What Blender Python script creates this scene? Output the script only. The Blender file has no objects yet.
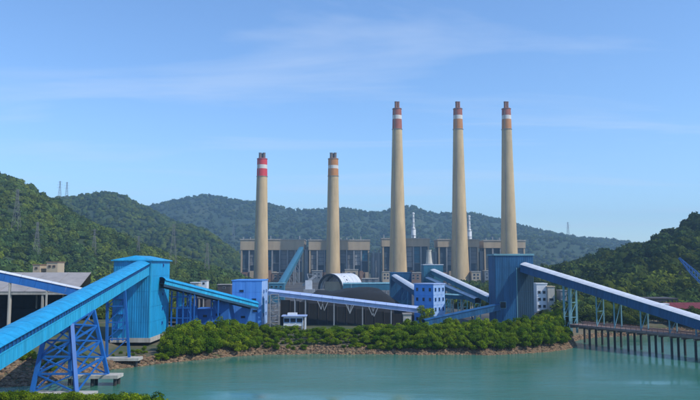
import bpy, math, random
import numpy as np
from mathutils import Vector, Matrix, noise as mnoise

random.seed(7); rng = np.random.default_rng(7)
R = math.radians
scene = bpy.context.scene
C = scene.collection

# ------------------------------------------------------------------ camera
CAM_Z = 30.0; FPX = 700.0; PITCH = math.atan(65 / 700.0)
cam = bpy.data.cameras.new('camera'); camo = bpy.data.objects.new('camera', cam); C.objects.link(camo)
camo.location = (0, 0, CAM_Z); camo.rotation_euler = (R(90) + PITCH, 0, 0)
cam.sensor_width = 36; cam.lens = 36; cam.clip_start = 0.5; cam.clip_end = 30000
scene.camera = camo

# ------------------------------------------------------------------ sun + sky
SUN_EL = R(46); SUN_AZ = math.atan2(0.90, -0.43)        # from the right, behind the camera
sdir = Vector((math.sin(SUN_AZ) * math.cos(SUN_EL), math.cos(SUN_AZ) * math.cos(SUN_EL), math.sin(SUN_EL)))
sun = bpy.data.lights.new('sun', 'SUN'); sun.energy = 3.3; sun.angle = R(0.6); sun.color = (1.0, 0.95, 0.86)
suno = bpy.data.objects.new('sun', sun); C.objects.link(suno); suno.location = (200, -200, 500)
suno.rotation_euler = sdir.to_track_quat('Z', 'Y').to_euler()

world = bpy.data.worlds.new('World'); scene.world = world; world.use_nodes = True
wn = world.node_tree.nodes; wl = world.node_tree.links; wn.clear()
out = wn.new('ShaderNodeOutputWorld'); bg = wn.new('ShaderNodeBackground'); bg.inputs[1].default_value = 0.138
sky = wn.new('ShaderNodeTexSky'); sky.sky_type = 'NISHITA'; sky.sun_disc = False
sky.sun_elevation = SUN_EL; sky.sun_rotation = SUN_AZ; sky.altitude = 30
sky.air_density = 1.0; sky.dust_density = 0.1; sky.ozone_density = 2.0
# thin cirrus: noise on a flat layer high above the place
tc = wn.new('ShaderNodeTexCoord'); sep = wn.new('ShaderNodeSeparateXYZ'); wl.new(tc.outputs['Generated'], sep.inputs[0])
zz = wn.new('ShaderNodeMath'); zz.operation = 'MAXIMUM'; zz.inputs[1].default_value = 0.0; wl.new(sep.outputs[2], zz.inputs[0])
za = wn.new('ShaderNodeMath'); za.operation = 'ADD'; za.inputs[1].default_value = 0.06; wl.new(zz.outputs[0], za.inputs[0])
dx = wn.new('ShaderNodeMath'); dx.operation = 'DIVIDE'; wl.new(sep.outputs[0], dx.inputs[0]); wl.new(za.outputs[0], dx.inputs[1])
dy = wn.new('ShaderNodeMath'); dy.operation = 'DIVIDE'; wl.new(sep.outputs[1], dy.inputs[0]); wl.new(za.outputs[0], dy.inputs[1])
cmb = wn.new('ShaderNodeCombineXYZ'); wl.new(dx.outputs[0], cmb.inputs[0]); wl.new(dy.outputs[0], cmb.inputs[1])
mp = wn.new('ShaderNodeMapping'); mp.inputs['Scale'].default_value = (0.32, 0.9, 1); mp.inputs['Rotation'].default_value = (0, 0, R(8))
mp.inputs['Location'].default_value = (3.1, 0.85, 0)
wl.new(cmb.outputs[0], mp.inputs[0])
nz = wn.new('ShaderNodeTexNoise'); nz.inputs['Scale'].default_value = 1.3; nz.inputs['Detail'].default_value = 9
nz.inputs['Roughness'].default_value = 0.55; nz.inputs['Distortion'].default_value = 0.6; wl.new(mp.outputs[0], nz.inputs['Vector'])
cr = wn.new('ShaderNodeMapRange'); cr.inputs['From Min'].default_value = 0.52; cr.inputs['From Max'].default_value = 0.85
cr.inputs['To Max'].default_value = 0.55; wl.new(nz.outputs[0], cr.inputs[0])
tint = wn.new('ShaderNodeMix'); tint.data_type = 'RGBA'; tint.blend_type = 'MULTIPLY'; tint.inputs[0].default_value = 1
tint.inputs[7].default_value = (0.83, 1.02, 1.24, 1); wl.new(sky.outputs[0], tint.inputs[6])
mixc = wn.new('ShaderNodeMix'); mixc.data_type = 'RGBA'; wl.new(cr.outputs[0], mixc.inputs[0])
wl.new(tint.outputs[2], mixc.inputs[6]); mixc.inputs[7].default_value = (5.0, 5.6, 6.6, 1)
wl.new(mixc.outputs[2], bg.inputs[0]); wl.new(bg.outputs[0], out.inputs[0])

scene.view_settings.view_transform = 'Standard'; scene.view_settings.look = 'None'
scene.view_settings.gamma = 1; scene.view_settings.exposure = 0.3
scene.render.resolution_x = 1024; scene.render.resolution_y = 585
scene.cycles.volume_step_rate = 4; scene.cycles.transparent_max_bounces = 8

# ------------------------------------------------------------------ pixel -> place helpers
cp, sp = math.cos(PITCH), math.sin(PITCH)
def ray(x, y):
    u = x - 350.0; v = 200.0 - y
    return Vector((u, FPX * cp - v * sp, FPX * sp + v * cp))
def px(x, y, D):
    r = ray(x, y); r = r * (D / r.y); return Vector((r.x, D, CAM_Z + r.z))
def pz(x, y, z):
    r = ray(x, y); r = r * ((z - CAM_Z) / r.z); return Vector((r.x, r.y, z))
def xat(x, D): return (x - 350.0) / FPX * D * 1.0 / (cp) if False else px(x, 265, D).x
def proj(p):
    d = Vector(p) - Vector((0, 0, CAM_Z)); f = d.y * cp + d.z * sp; v = -d.y * sp + d.z * cp
    return 350 + FPX * d.x / f, 200 - FPX * v / f

# ------------------------------------------------------------------ materials
def mat(name, col, rough=0.6, var=0.25, scale=0.6, metallic=0.0, streak=True, bump=0.0, dirt=None):
    m = bpy.data.materials.new(name); m.use_nodes = True; n = m.node_tree.nodes; l = m.node_tree.links
    b = n['Principled BSDF']; b.inputs['Roughness'].default_value = rough; b.inputs['Metallic'].default_value = metallic
    g = n.new('ShaderNodeNewGeometry'); mpn = n.new('ShaderNodeMapping'); l.new(g.outputs['Position'], mpn.inputs[0])
    mpn.inputs['Scale'].default_value = (1, 1, 0.16 if streak else 1)
    t = n.new('ShaderNodeTexNoise'); t.inputs['Scale'].default_value = scale; t.inputs['Detail'].default_value = 7; t.inputs['Roughness'].default_value = 0.65
    l.new(mpn.outputs[0], t.inputs['Vector'])
    mr = n.new('ShaderNodeMapRange'); mr.inputs['From Min'].default_value = 0.3; mr.inputs['From Max'].default_value = 0.7
    l.new(t.outputs[0], mr.inputs[0])
    mx = n.new('ShaderNodeMix'); mx.data_type = 'RGBA'
    c = np.array(col[:3]); dk = np.array(dirt) if dirt else c * (1 - var * 1.2); lt = c * (1 + var * 0.6)
    mx.inputs[6].default_value = (*dk, 1); mx.inputs[7].default_value = (*np.minimum(lt, 0.95), 1)
    l.new(mr.outputs[0], mx.inputs[0]); l.new(mx.outputs[2], b.inputs['Base Color'])
    if bump:
        bp = n.new('ShaderNodeBump'); bp.inputs['Strength'].default_value = bump; l.new(t.outputs[0], bp.inputs['Height']); l.new(bp.outputs[0], b.inputs['Normal'])
    return m
def leaf_mat(name, col, transl=0.25, objrand=False):
    m = bpy.data.materials.new(name); m.use_nodes = True; n = m.node_tree.nodes; l = m.node_tree.links
    n.clear(); o = n.new('ShaderNodeOutputMaterial')
    a = n.new('ShaderNodeVertexColor'); a.layer_name = 'tint'
    mu = n.new('ShaderNodeMix'); mu.data_type = 'RGBA'; mu.blend_type = 'MULTIPLY'; mu.inputs[0].default_value = 1
    mu.inputs[7].default_value = (*col, 1); l.new(a.outputs[0], mu.inputs[6]); src = mu.outputs[2]
    if objrand:
        oi = n.new('ShaderNodeObjectInfo'); hv = n.new('ShaderNodeHueSaturation')
        r1 = n.new('ShaderNodeMapRange'); r1.inputs['To Min'].default_value = 0.65; r1.inputs['To Max'].default_value = 1.3; l.new(oi.outputs['Random'], r1.inputs[0])
        r2 = n.new('ShaderNodeMapRange'); r2.inputs['To Min'].default_value = 0.52; r2.inputs['To Max'].default_value = 0.475; l.new(oi.outputs['Random'], r2.inputs[0])
        l.new(src, hv.inputs['Color']); l.new(r1.outputs[0], hv.inputs['Value']); l.new(r2.outputs[0], hv.inputs['Hue']); src = hv.outputs[0]
    d = n.new('ShaderNodeBsdfDiffuse'); t = n.new('ShaderNodeBsdfTranslucent'); ms = n.new('ShaderNodeMixShader'); ms.inputs[0].default_value = transl
    l.new(src, d.inputs[0]); l.new(src, t.inputs[0]); l.new(d.outputs[0], ms.inputs[1]); l.new(t.outputs[0], ms.inputs[2])
    l.new(ms.outputs[0], o.inputs[0]); return m

M = {}
M['cyan'] = mat('cyan_sheet', (0.010, 0.31, 0.58), 0.5, 0.26, 0.5)
M['cyan_lt'] = mat('pale_cyan_sheet', (0.025, 0.40, 0.66), 0.5, 0.24, 0.5)
M['tower_blue'] = mat('tower_blue_sheet', (0.006, 0.26, 0.54), 0.5, 0.32, 0.35)
M['steel_blue'] = mat('blue_steel', (0.010, 0.125, 0.42), 0.5, 0.2, 0.8)
M['sky_blue'] = mat('sky_blue_plaster', (0.075, 0.27, 0.68), 0.7, 0.14, 0.35)
M['blue_wall'] = mat('mid_blue_plaster', (0.02, 0.14, 0.44), 0.65, 0.2, 0.4)
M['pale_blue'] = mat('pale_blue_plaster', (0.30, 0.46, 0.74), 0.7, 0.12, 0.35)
M['house_blue'] = mat('house_blue_plaster', (0.09, 0.30, 0.72), 0.7, 0.12, 0.35)
M['deep_blue'] = mat('deep_blue_sheet', (0.012, 0.10, 0.23), 0.5, 0.34, 0.3)
M['deep_teal'] = mat('dark_teal_sheet', (0.014, 0.055, 0.10), 0.6, 0.25, 0.4)
M['navy_side'] = mat('navy_side_sheet', (0.010, 0.085, 0.22), 0.5, 0.25, 0.4)
M['teal'] = mat('teal_sheet', (0.03, 0.155, 0.24), 0.55, 0.25, 0.3)
M['teal_lt'] = mat('pale_teal_sheet', (0.16, 0.34, 0.40), 0.55, 0.2, 0.3)
M['white_roof'] = mat('white_roof_sheet', (0.62, 0.64, 0.68), 0.5, 0.14, 0.35, streak=False)
M['lav_roof'] = mat('pale_blue_roof_sheet', (0.36, 0.46, 0.72), 0.5, 0.14, 0.35, streak=False)
M['grey_roof'] = mat('weathered_roof_sheet', (0.34, 0.31, 0.29), 0.7, 0.2, 0.25, streak=False)
M['white'] = mat('white_paint', (0.72, 0.73, 0.74), 0.5, 0.12, 0.6)
M['concrete'] = mat('concrete', (0.42, 0.39, 0.34), 0.85, 0.25, 0.7, bump=0.2)
M['pale_conc'] = mat('pale_concrete', (0.47, 0.44, 0.38), 0.85, 0.28, 0.7)
M['stack'] = mat('stack_concrete', (0.56, 0.40, 0.21), 0.85, 0.27, 0.11)
M['red'] = mat('red_band_paint', (0.62, 0.025, 0.03), 0.6, 0.15, 0.3)
M['orange'] = mat('orange_band_paint', (0.50, 0.20, 0.045), 0.7, 0.2, 0.3)
M['rust'] = mat('faded_red_band_paint', (0.36, 0.10, 0.05), 0.75, 0.25, 0.3)
M['band_white'] = mat('white_band_paint', (0.66, 0.62, 0.56), 0.7, 0.15, 0.3)
M['flue'] = mat('sooty_steel', (0.16, 0.13, 0.12), 0.6, 0.3, 0.4)
M['flue_rust'] = mat('rusty_flue_steel', (0.24, 0.10, 0.06), 0.7, 0.3, 0.4)
M['beige'] = mat('beige_cladding', (0.47, 0.37, 0.25), 0.8, 0.18, 0.1)
M['brown'] = mat('brown_cladding', (0.25, 0.15, 0.10), 0.8, 0.3, 0.1)
M['recess'] = mat('dark_blue_cladding', (0.05, 0.085, 0.12), 0.6, 0.4, 0.1)
M['greypanel'] = mat('grey_cladding', (0.19, 0.20, 0.21), 0.7, 0.3, 0.12)
M['pylon'] = mat('galvanised_steel', (0.20, 0.19, 0.18), 0.6, 0.2, 0.8)
M['greysteel'] = mat('grey_steel', (0.30, 0.31, 0.32), 0.55, 0.25, 0.8)
M['darksteel'] = mat('dark_steel', (0.014, 0.016, 0.02), 0.7, 0.3, 0.8)
M['coal'] = mat('coal', (0.006, 0.006, 0.0065), 0.9, 0.5, 0.5, streak=False, bump=0.6)
M['rock'] = mat('rock', (0.26, 0.19, 0.13), 0.9, 0.45, 0.5, streak=False, bump=0.4)
M['deckred'] = mat('reddish_deck', (0.27, 0.175, 0.145), 0.85, 0.3, 0.6, streak=False)
M['pile'] = mat('dark_pile', (0.045, 0.042, 0.04), 0.8, 0.4, 0.9)
M['redroof'] = mat('dark_red_sheet', (0.15, 0.012, 0.018), 0.7, 0.25, 0.5)
M['umber'] = mat('umber_sheet', (0.07, 0.06, 0.06), 0.8, 0.35, 0.5)
M['bark'] = mat('bark', (0.10, 0.075, 0.05), 0.9, 0.3, 1.5)
M['leaf'] = leaf_mat('shore_leaves', (0.125, 0.215, 0.012), 0.38, True)
M['leaf_dark'] = leaf_mat('cove_leaves', (0.055, 0.088, 0.018), 0.25, True)
M['forest'] = leaf_mat('forest_leaves', (0.064, 0.098, 0.024), 0.15)
M['crane'] = mat('crane_blue_steel', (0.03, 0.13, 0.40), 0.5, 0.15, 0.8)
g = bpy.data.materials.new('window_glass'); g.use_nodes = True; b = g.node_tree.nodes['Principled BSDF']
b.inputs['Base Color'].default_value = (0.02, 0.03, 0.045, 1); b.inputs['Roughness'].default_value = 0.12; M['glass'] = g

def ground_mat(name, c1, c2, c3, s1, s2):
    m = bpy.data.materials.new(name); m.use_nodes = True; n = m.node_tree.nodes; l = m.node_tree.links; b = n['Principled BSDF']
    b.inputs['Roughness'].default_value = 0.95; g = n.new('ShaderNodeNewGeometry')
    a = n.new('ShaderNodeTexNoise'); a.inputs['Scale'].default_value = s1; a.inputs['Detail'].default_value = 8; l.new(g.outputs['Position'], a.inputs['Vector'])
    c = n.new('ShaderNodeTexNoise'); c.inputs['Scale'].default_value = s2; c.inputs['Detail'].default_value = 8; l.new(g.outputs['Position'], c.inputs['Vector'])
    r1 = n.new('ShaderNodeValToRGB'); r1.color_ramp.elements[0].position = 0.38; r1.color_ramp.elements[1].position = 0.62
    r1.color_ramp.elements[0].color = (*c1, 1); r1.color_ramp.elements[1].color = (*c2, 1); l.new(a.outputs[0], r1.inputs[0])
    r2 = n.new('ShaderNodeMapRange'); r2.inputs['From Min'].default_value = 0.5; r2.inputs['From Max'].default_value = 0.65; l.new(c.outputs[0], r2.inputs[0])
    mx = n.new('ShaderNodeMix'); mx.data_type = 'RGBA'; l.new(r2.outputs[0], mx.inputs[0]); l.new(r1.outputs[0], mx.inputs[6]); mx.inputs[7].default_value = (*c3, 1)
    l.new(mx.outputs[2], b.inputs['Base Color'])
    bp = n.new('ShaderNodeBump'); bp.inputs['Strength'].default_value = 0.5; l.new(a.outputs[0], bp.inputs['Height']); l.new(bp.outputs[0], b.inputs['Normal'])
    return m
M['land'] = ground_mat('land_soil_and_grass', (0.045, 0.075, 0.02), (0.095, 0.085, 0.045), (0.13, 0.105, 0.065), 0.12, 0.05)
M['hill'] = ground_mat('hill_undergrowth', (0.020, 0.040, 0.010), (0.03, 0.055, 0.014), (0.045, 0.06, 0.02), 0.03, 0.008)

w = bpy.data.materials.new('sea_water'); w.use_nodes = True; n = w.node_tree.nodes; l = w.node_tree.links; b = n['Principled BSDF']
b.inputs['Base Color'].default_value = (0.042, 0.170, 0.120, 1); b.inputs['Roughness'].default_value = 0.07; b.inputs['IOR'].default_value = 1.33
g = n.new('ShaderNodeNewGeometry'); mp1 = n.new('ShaderNodeMapping'); mp1.inputs['Scale'].default_value = (0.4, 1.0, 1); l.new(g.outputs['Position'], mp1.inputs[0])
t1 = n.new('ShaderNodeTexNoise'); t1.inputs['Scale'].default_value = 0.30; t1.inputs['Detail'].default_value = 9; t1.inputs['Roughness'].default_value = 0.68; l.new(mp1.outputs[0], t1.inputs['Vector'])
# wind patches: calmer and rougher areas
t2 = n.new('ShaderNodeTexNoise'); t2.inputs['Scale'].default_value = 0.035; t2.inputs['Detail'].default_value = 4; l.new(mp1.outputs[0], t2.inputs['Vector'])
r2 = n.new('ShaderNodeMapRange'); r2.inputs['From Min'].default_value = 0.35; r2.inputs['From Max'].default_value = 0.65
r2.inputs['To Min'].default_value = 0.06; r2.inputs['To Max'].default_value = 0.80; l.new(t2.outputs[0], r2.inputs[0])
bp = n.new('ShaderNodeBump'); bp.inputs['Distance'].default_value = 0.6; l.new(r2.outputs[0], bp.inputs['Strength']); l.new(t1.outputs[0], bp.inputs['Height']); l.new(bp.outputs[0], b.inputs['Normal'])
M['water'] = w

# ------------------------------------------------------------------ object helpers
W = {}
def tag(o, label=None, cat=None, group=None, kind=None):
    if label: o['label'] = label
    if cat: o['category'] = cat
    if group: o['group'] = group
    if kind: o['kind'] = kind
    return o
def thing(name, loc, label, cat, group=None, mtx=None):
    o = bpy.data.objects.new(name, None); C.objects.link(o); o.empty_display_size = 0.5
    m = Matrix.Translation(Vector(loc)) if mtx is None else mtx
    o.matrix_world = m; W[o.name] = m.copy(); return tag(o, label, cat, group)
def place(name, me, parent, L=None):
    o = bpy.data.objects.new(name, me); C.objects.link(o)
    if parent is not None: o.parent = parent
    L = L if L is not None else Matrix.Identity(4); o.matrix_basis = L
    W[o.name] = (W[parent.name] @ L) if parent is not None else L.copy()
    return o
class MB:
    def __init__(s): s.v = []; s.f = []
    def quadbox(s, c8):
        b = len(s.v); s.v += [tuple(p) for p in c8]
        s.f += [(b, b+3, b+2, b+1), (b+4, b+5, b+6, b+7), (b, b+1, b+5, b+4), (b+1, b+2, b+6, b+5), (b+2, b+3, b+7, b+6), (b+3, b, b+4, b+7)]
        return s
    def box(s, x0, x1, y0, y1, z0, z1, M_=None):
        c = [Vector(p) for p in ((x0,y0,z0),(x1,y0,z0),(x1,y1,z0),(x0,y1,z0),(x0,y0,z1),(x1,y0,z1),(x1,y1,z1),(x0,y1,z1))]
        if M_ is not None: c = [M_ @ p for p in c]
        return s.quadbox(c)
    def beam(s, p0, p1, w, h=None):
        p0, p1 = Vector(p0), Vector(p1); h = h or w; d = (p1 - p0).normalized()
        up = Vector((0, 0, 1)) if abs(d.z) < 0.95 else Vector((0, 1, 0))
        a = d.cross(up).normalized() * (w / 2); b = a.cross(d).normalized() * (h / 2)
        return s.quadbox([p0-a-b, p0+a-b, p0+a+b, p0-a+b, p1-a-b, p1+a-b, p1+a+b, p1-a+b])
    def tube(s, p0, p1, r0, r1, n=12, caps=True):
        p0, p1 = Vector(p0), Vector(p1); d = (p1 - p0).normalized(); up = Vector((0, 0, 1)) if abs(d.z) < 0.95 else Vector((1, 0, 0))
        a = d.cross(up).normalized(); b_ = d.cross(a); b = len(s.v)
        for p, r in ((p0, r0), (p1, r1)):
            for k in range(n):
                t = 2 * math.pi * k / n; s.v.append(tuple(p + a * (r * math.cos(t)) + b_ * (r * math.sin(t))))
        for k in range(n):
            k2 = (k + 1) % n; s.f.append((b+k, b+k2, b+n+k2, b+n+k))
        if caps: s.f.append(tuple(b + k for k in range(n))[::-1]); s.f.append(tuple(b + n + k for k in range(n)))
        return s
    def lathe(s, c, prof, n=40, close=True):
        b = len(s.v); c = Vector(c)
        for r, z in prof:
            for k in range(n):
                t = 2 * math.pi * k / n; s.v.append((c.x + r * math.cos(t), c.y + r * math.sin(t), c.z + z))
        for i in range(len(prof) - 1):
            for k in range(n):
                k2 = (k + 1) % n; s.f.append((b+i*n+k, b+i*n+k2, b+(i+1)*n+k2, b+(i+1)*n+k))
        if close: s.f.append(tuple(b + k for k in range(n))[::-1]); s.f.append(tuple(b + (len(prof)-1)*n + k for k in range(n)))
        return s
    def extrude(s, poly, x0, x1):            # poly in (y,z), along x
        b = len(s.v); n = len(poly)
        for x in (x0, x1):
            for (y, z) in poly: s.v.append((x, y, z))
        for k in range(n):
            k2 = (k + 1) % n; s.f.append((b+k, b+k2, b+n+k2, b+n+k))
        s.f.append(tuple(b + k for k in range(n))[::-1]); s.f.append(tuple(b + n + k for k in range(n))); return s
    def mesh(s, name, m, inv=None, smooth=False):
        me = bpy.data.meshes.new(name); v = s.v if inv is None else [tuple(inv @ Vector(p)) for p in s.v]
        me.from_pydata(v, [], s.f); me.materials.append(M[m] if isinstance(m, str) else m)
        if smooth: me.polygons.foreach_set('use_smooth', [True] * len(me.polygons)); me.set_sharp_from_angle(angle=R(40))
        me.update(); return me
    def build(s, name, m, parent=None, world=True, smooth=False):
        inv = W[parent.name].inverted() if (parent is not None and world) else None
        return place(name, s.mesh(name, m, inv, smooth), parent)
def np_mesh(name, V, F, m, tint=None, smooth=False):
    me = bpy.data.meshes.new(name); nv = len(V); nf, k = F.shape
    me.vertices.add(nv); me.vertices.foreach_set('co', np.ascontiguousarray(V, dtype=np.float32).ravel())
    me.loops.add(nf * k); me.loops.foreach_set('vertex_index', F.astype(np.int32).ravel())
    me.polygons.add(nf); me.polygons.foreach_set('loop_start', np.arange(0, nf * k, k, dtype=np.int32)); me.polygons.foreach_set('loop_total', np.full(nf, k, dtype=np.int32))
    me.update(calc_edges=True)
    if tint is not None:
        a = me.color_attributes.new('tint', 'FLOAT_COLOR', 'POINT'); c = np.ones((nv, 4), np.float32); c[:, :3] = tint; a.data.foreach_set('color', c.ravel())
    if smooth: me.polygons.foreach_set('use_smooth', np.ones(nf, bool))
    me.materials.append(M[m]); return me
def ico(sub):
    import bmesh
    bm = bmesh.new(); bmesh.ops.create_icosphere(bm, subdivisions=sub, radius=1)
    V = np.array([v.co[:] for v in bm.verts]); F = np.array([[v.index for v in f.verts] for f in bm.faces]); bm.free(); return V, F
def merge_scatter(templates, P, S, rot, pick, tints):
    """many copies of template meshes (V,F,shade) joined; S is (N,3)"""
    Vs, Fs, Ts = [], [], []; off = 0
    for k, (V, F, sh) in enumerate(templates):
        idx = np.where(pick == k)[0]
        if not len(idx): continue
        c, s_ = np.cos(rot[idx]), np.sin(rot[idx])
        X = V[None, :, 0] * c[:, None] - V[None, :, 1] * s_[:, None]; Y = V[None, :, 0] * s_[:, None] + V[None, :, 1] * c[:, None]
        A = np.stack([X, Y, np.broadcast_to(V[None, :, 2], X.shape)], 2) * S[idx][:, None, :] + P[idx][:, None, :]
        Vs.append(A.reshape(-1, 3)); nv = len(V)
        Fs.append((F[None] + (np.arange(len(idx)) * nv)[:, None, None]).reshape(-1, F.shape[1]) + off); off += nv * len(idx)
        Ts.append((tints[idx][:, None, :] * sh[None, :, None]).reshape(-1, 3))
    return np.concatenate(Vs), np.concatenate(Fs), np.concatenate(Ts)

# ================================================================== SETTING
def inplane(name, x0, x1, y0, y1, z, m):
    return MB().box(x0, x1, y0, y1, z - 0.5, z).build(name, m)
sea = MB(); sea.v = [(-5800, -250, 0), (5800, -250, 0), (5800, 5800, 0), (-5800, 5800, 0)]; sea.f = [(0, 1, 2, 3)]
tag(sea.build('water', 'water'), kind='structure')

SHORE = [(-5500, 168), (-900, 168), (-400, 165), (-200, 166), (-110, 172), (-88, 176), (-79, 178), (-75, 188), (-71, 198), (-68, 207), (-63.6, 212), (-58, 218), (-48, 226), (-40, 235),
         (-27.6, 240), (-12, 241.5), (0, 240.5), (12, 241.5), (24, 239), (36, 240), (46, 238.5), (55, 241), (63, 244), (70, 248), (76, 253), (81, 259), (84, 265), (87, 278), (92, 287), (97, 291), (106, 297), (118, 302), (132, 309), (159, 318), (260, 330), (400, 320), (900, 340), (5500, 400)]
sx = np.array([p[0] for p in SHORE]); sy = np.array([p[1] for p in SHORE])
def shore(x): return float(np.interp(x, sx, sy))
def run(x): return float(np.interp(x, [-200, -90, -68, -55], [30, 26, 12, 9]))
def land_z(x, y):
    o = y - shore(x); r = run(x)
    base = float(np.interp(x, [-110, -90, -80, -58, -48], [6.0, 5.2, 2.0, 2.0, 4.0]))
    z = float(np.interp(o, [-8, 0, r * 0.5, r, r + 12], [-4, 0.0, base * 0.62, base * 0.93, base]))
    if y > 300: z = z + (4.0 - z) * min(1, (y - 300) / 60.0)
    return z
cols = np.concatenate([np.array([-5500, -3000, -1500, -800, -400, -250, -180]), np.arange(-150, 172, 2.0), np.array([180, 200, 260, 400, 800, 1600, 3000, 5500])])
rows = [-8, -3, 0, 1.5, 3, 4.5, 6, 8, 10, 13, 18, 24, 30, 40, 60, 100, 200, 450, 900, 1500, 3000, 5300]
V = []
for r_ in rows:
    for x in cols:
        y = shore(x) + r_ + 0.0; jz = mnoise.noise(Vector((x * .2, y * .2, 0))) * (0.5 if 1 < r_ < 40 else 0); wob = mnoise.noise(Vector((x * 0.12, 3.3, 0))) * 1.2 if r_ < 12 else 0
        V.append((x, y + wob, land_z(x, y) + jz))
nc = len(cols); F = [(i * nc + j, i * nc + j + 1, (i + 1) * nc + j + 1, (i + 1) * nc + j) for i in range(len(rows) - 1) for j in range(nc - 1)]
me = bpy.data.meshes.new('ground'); me.from_pydata(V, [], F); me.materials.append(M['land']); me.polygons.foreach_set('use_smooth', [True] * len(F))
tag(place('ground', me, None), kind='structure')

# near shore, the slope below the viewpoint
NS = [(-400, 150), (-150, 151), (-90, 150), (-60, 147), (-45, 143), (-32, 133), (-15, 118), (10, 104), (60, 92), (150, 85), (400, 80)]
nsx = np.array([p[0] for p in NS]); nsy = np.array([p[1] for p in NS])
def near_z(x, o):
    return float(np.interp(o, [-6, 0, 3, 10, 30, 80, 130, 170], [-3, 0, 1.2, 2.0, 5, 15, 26, 28]))
V = []; ncol = np.concatenate([np.arange(-400, -120, 20), np.arange(-120, 60, 3), np.arange(60, 401, 20)])
nrow = [-6, 0, 1.5, 3, 6, 10, 16, 24, 35, 55, 80, 110, 140, 180, 240]
for o in nrow:
    for x in ncol:
        ys = float(np.interp(x, nsx, nsy)); V.append((x, ys - o, near_z(x, o * (150.0 / max(60, ys)) if o > 0 else o)))
nc = len(ncol); F = [(i * nc + j, (i + 1) * nc + j, (i + 1) * nc + j + 1, i * nc + j + 1) for i in range(len(nrow) - 1) for j in range(nc - 1)]
me = bpy.data.meshes.new('near_shore'); me.from_pydata(V, [], F); me.materials.append(M['land']); me.polygons.foreach_set('use_smooth', [True] * len(F))
tag(place('near_shore', me, None), kind='structure')

# ------------------------------------------------------------------ hills
HILLS = {}
def hill(key, ridge, dr, df, zf, back, amp, nscale, ncols=150, nrows=44, lower=0.0, seed=0):
    rx = np.array([p[0] for p in ridge], float); ry = np.array([p[1] for p in ridge], float)
    xs = np.linspace(rx[0], rx[-1], ncols); grid = np.zeros((nrows + 8, ncols, 3))
    for j, x in enumerate(xs):
        y = float(np.interp(x, rx, ry)); D = dr(x); f0 = df(x)
        top = px(x, y, D); top.z -= lower
        for i in range(nrows):
            s = i / (nrows - 1); Dd = f0 + (D - f0) * s; p = px(x, 265, Dd)
            prof = s * 0.55 + 0.45 * s * s * (3 - 2 * s)
            z = zf + (top.z - zf) * prof
            q = Vector((p.x / nscale, Dd / nscale * 0.6, seed)); f = mnoise.fractal(q, 0.9, 2.1, 5)
            rg = 1 - abs(mnoise.noise(q * 0.8 + Vector((5, 2, 1)))) * 2
            z += amp * (f * 0.5 + rg * 0.6 - 0.25) * math.sin(math.pi * min(1, s * 1.02)) ** 0.8
            grid[i, j] = (p.x, Dd, max(z, zf - 1))
        for k in range(8):
            s = (k + 1) / 8; Dd = D + back * s; p = px(x, 265, Dd); grid[nrows + k, j] = (p.x, Dd, top.z + (zf - top.z) * s ** 1.3)
    nr = grid.shape[0]; V = grid.reshape(-1, 3)
    F = np.array([(i * ncols + j, i * ncols + j + 1, (i + 1) * ncols + j + 1, (i + 1) * ncols + j) for i in range(nr - 1) for j in range(ncols - 1)])
    o = place('hill', np_mesh('hill', V, F, 'hill', smooth=True), None); tag(o, kind='structure')
    HILLS[key] = (grid, xs, nrows); return o
L_near = [(-260, 150), (-140, 158), (-60, 166), (0, 175), (15, 180), (30, 189), (45, 197), (60, 205), (75, 214), (95, 225), (110, 232), (130, 241), (150, 249), (175, 258), (205, 266), (240, 277), (262, 288)]
L_mid = [(-200, 200), (-60, 203), (20, 200), (50, 197), (75, 195), (95, 192), (108, 191), (122, 195), (140, 204), (155, 211), (170, 219), (190, 226), (215, 240), (240, 258), (258, 272)]
L_spur = [(90, 262), (120, 246), (150, 234), (170, 226), (185, 224), (200, 228), (215, 237), (235, 252), (250, 266), (262, 280)]
L_far = [(-300, 190), (-150, 205), (0, 214), (90, 212), (140, 207), (160, 203), (180, 198), (205, 194), (225, 197), (240, 200), (260, 202), (285, 207), (300, 210), (330, 208), (345, 207), (365, 211), (380, 213), (400, 207), (412, 206), (425, 211), (440, 215), (460, 213), (480, 217), (500, 220), (530, 228), (560, 234), (600, 240), (640, 244), (700, 246), (800, 240), (950, 236), (1100, 240)]
L_right = [(525, 276), (545, 268), (565, 262), (585, 257), (600, 253), (625, 247), (640, 244), (650, 242), (655, 237), (664, 233), (676, 230), (684, 222), (692, 218), (700, 216), (740, 208), (800, 204), (900, 206), (1050, 215)]
hill('near', L_near, lambda x: 1000 - 0.5 * max(0, x), lambda x: 480 + 0.9 * max(0, x), 3.0, 500, 22, 130, lower=6, seed=1)
hill('mid', L_mid, lambda x: 2000, lambda x: 1150, 2.0, 900, 60, 330, lower=7, seed=2)
hill('spur', L_spur, lambda x: 1600, lambda x: 1200, 2.0, 300, 22, 180, ncols=90, lower=6, seed=5)
hill('far', L_far, lambda x: 3500, lambda x: 2100, 1.0, 1500, 110, 520, ncols=240, lower=8, seed=3)
hill('right', L_right, lambda x: 720 - 0.25 * (x - 520), lambda x: 400, 3.5, 400, 14, 110, lower=6, seed=4)

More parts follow.
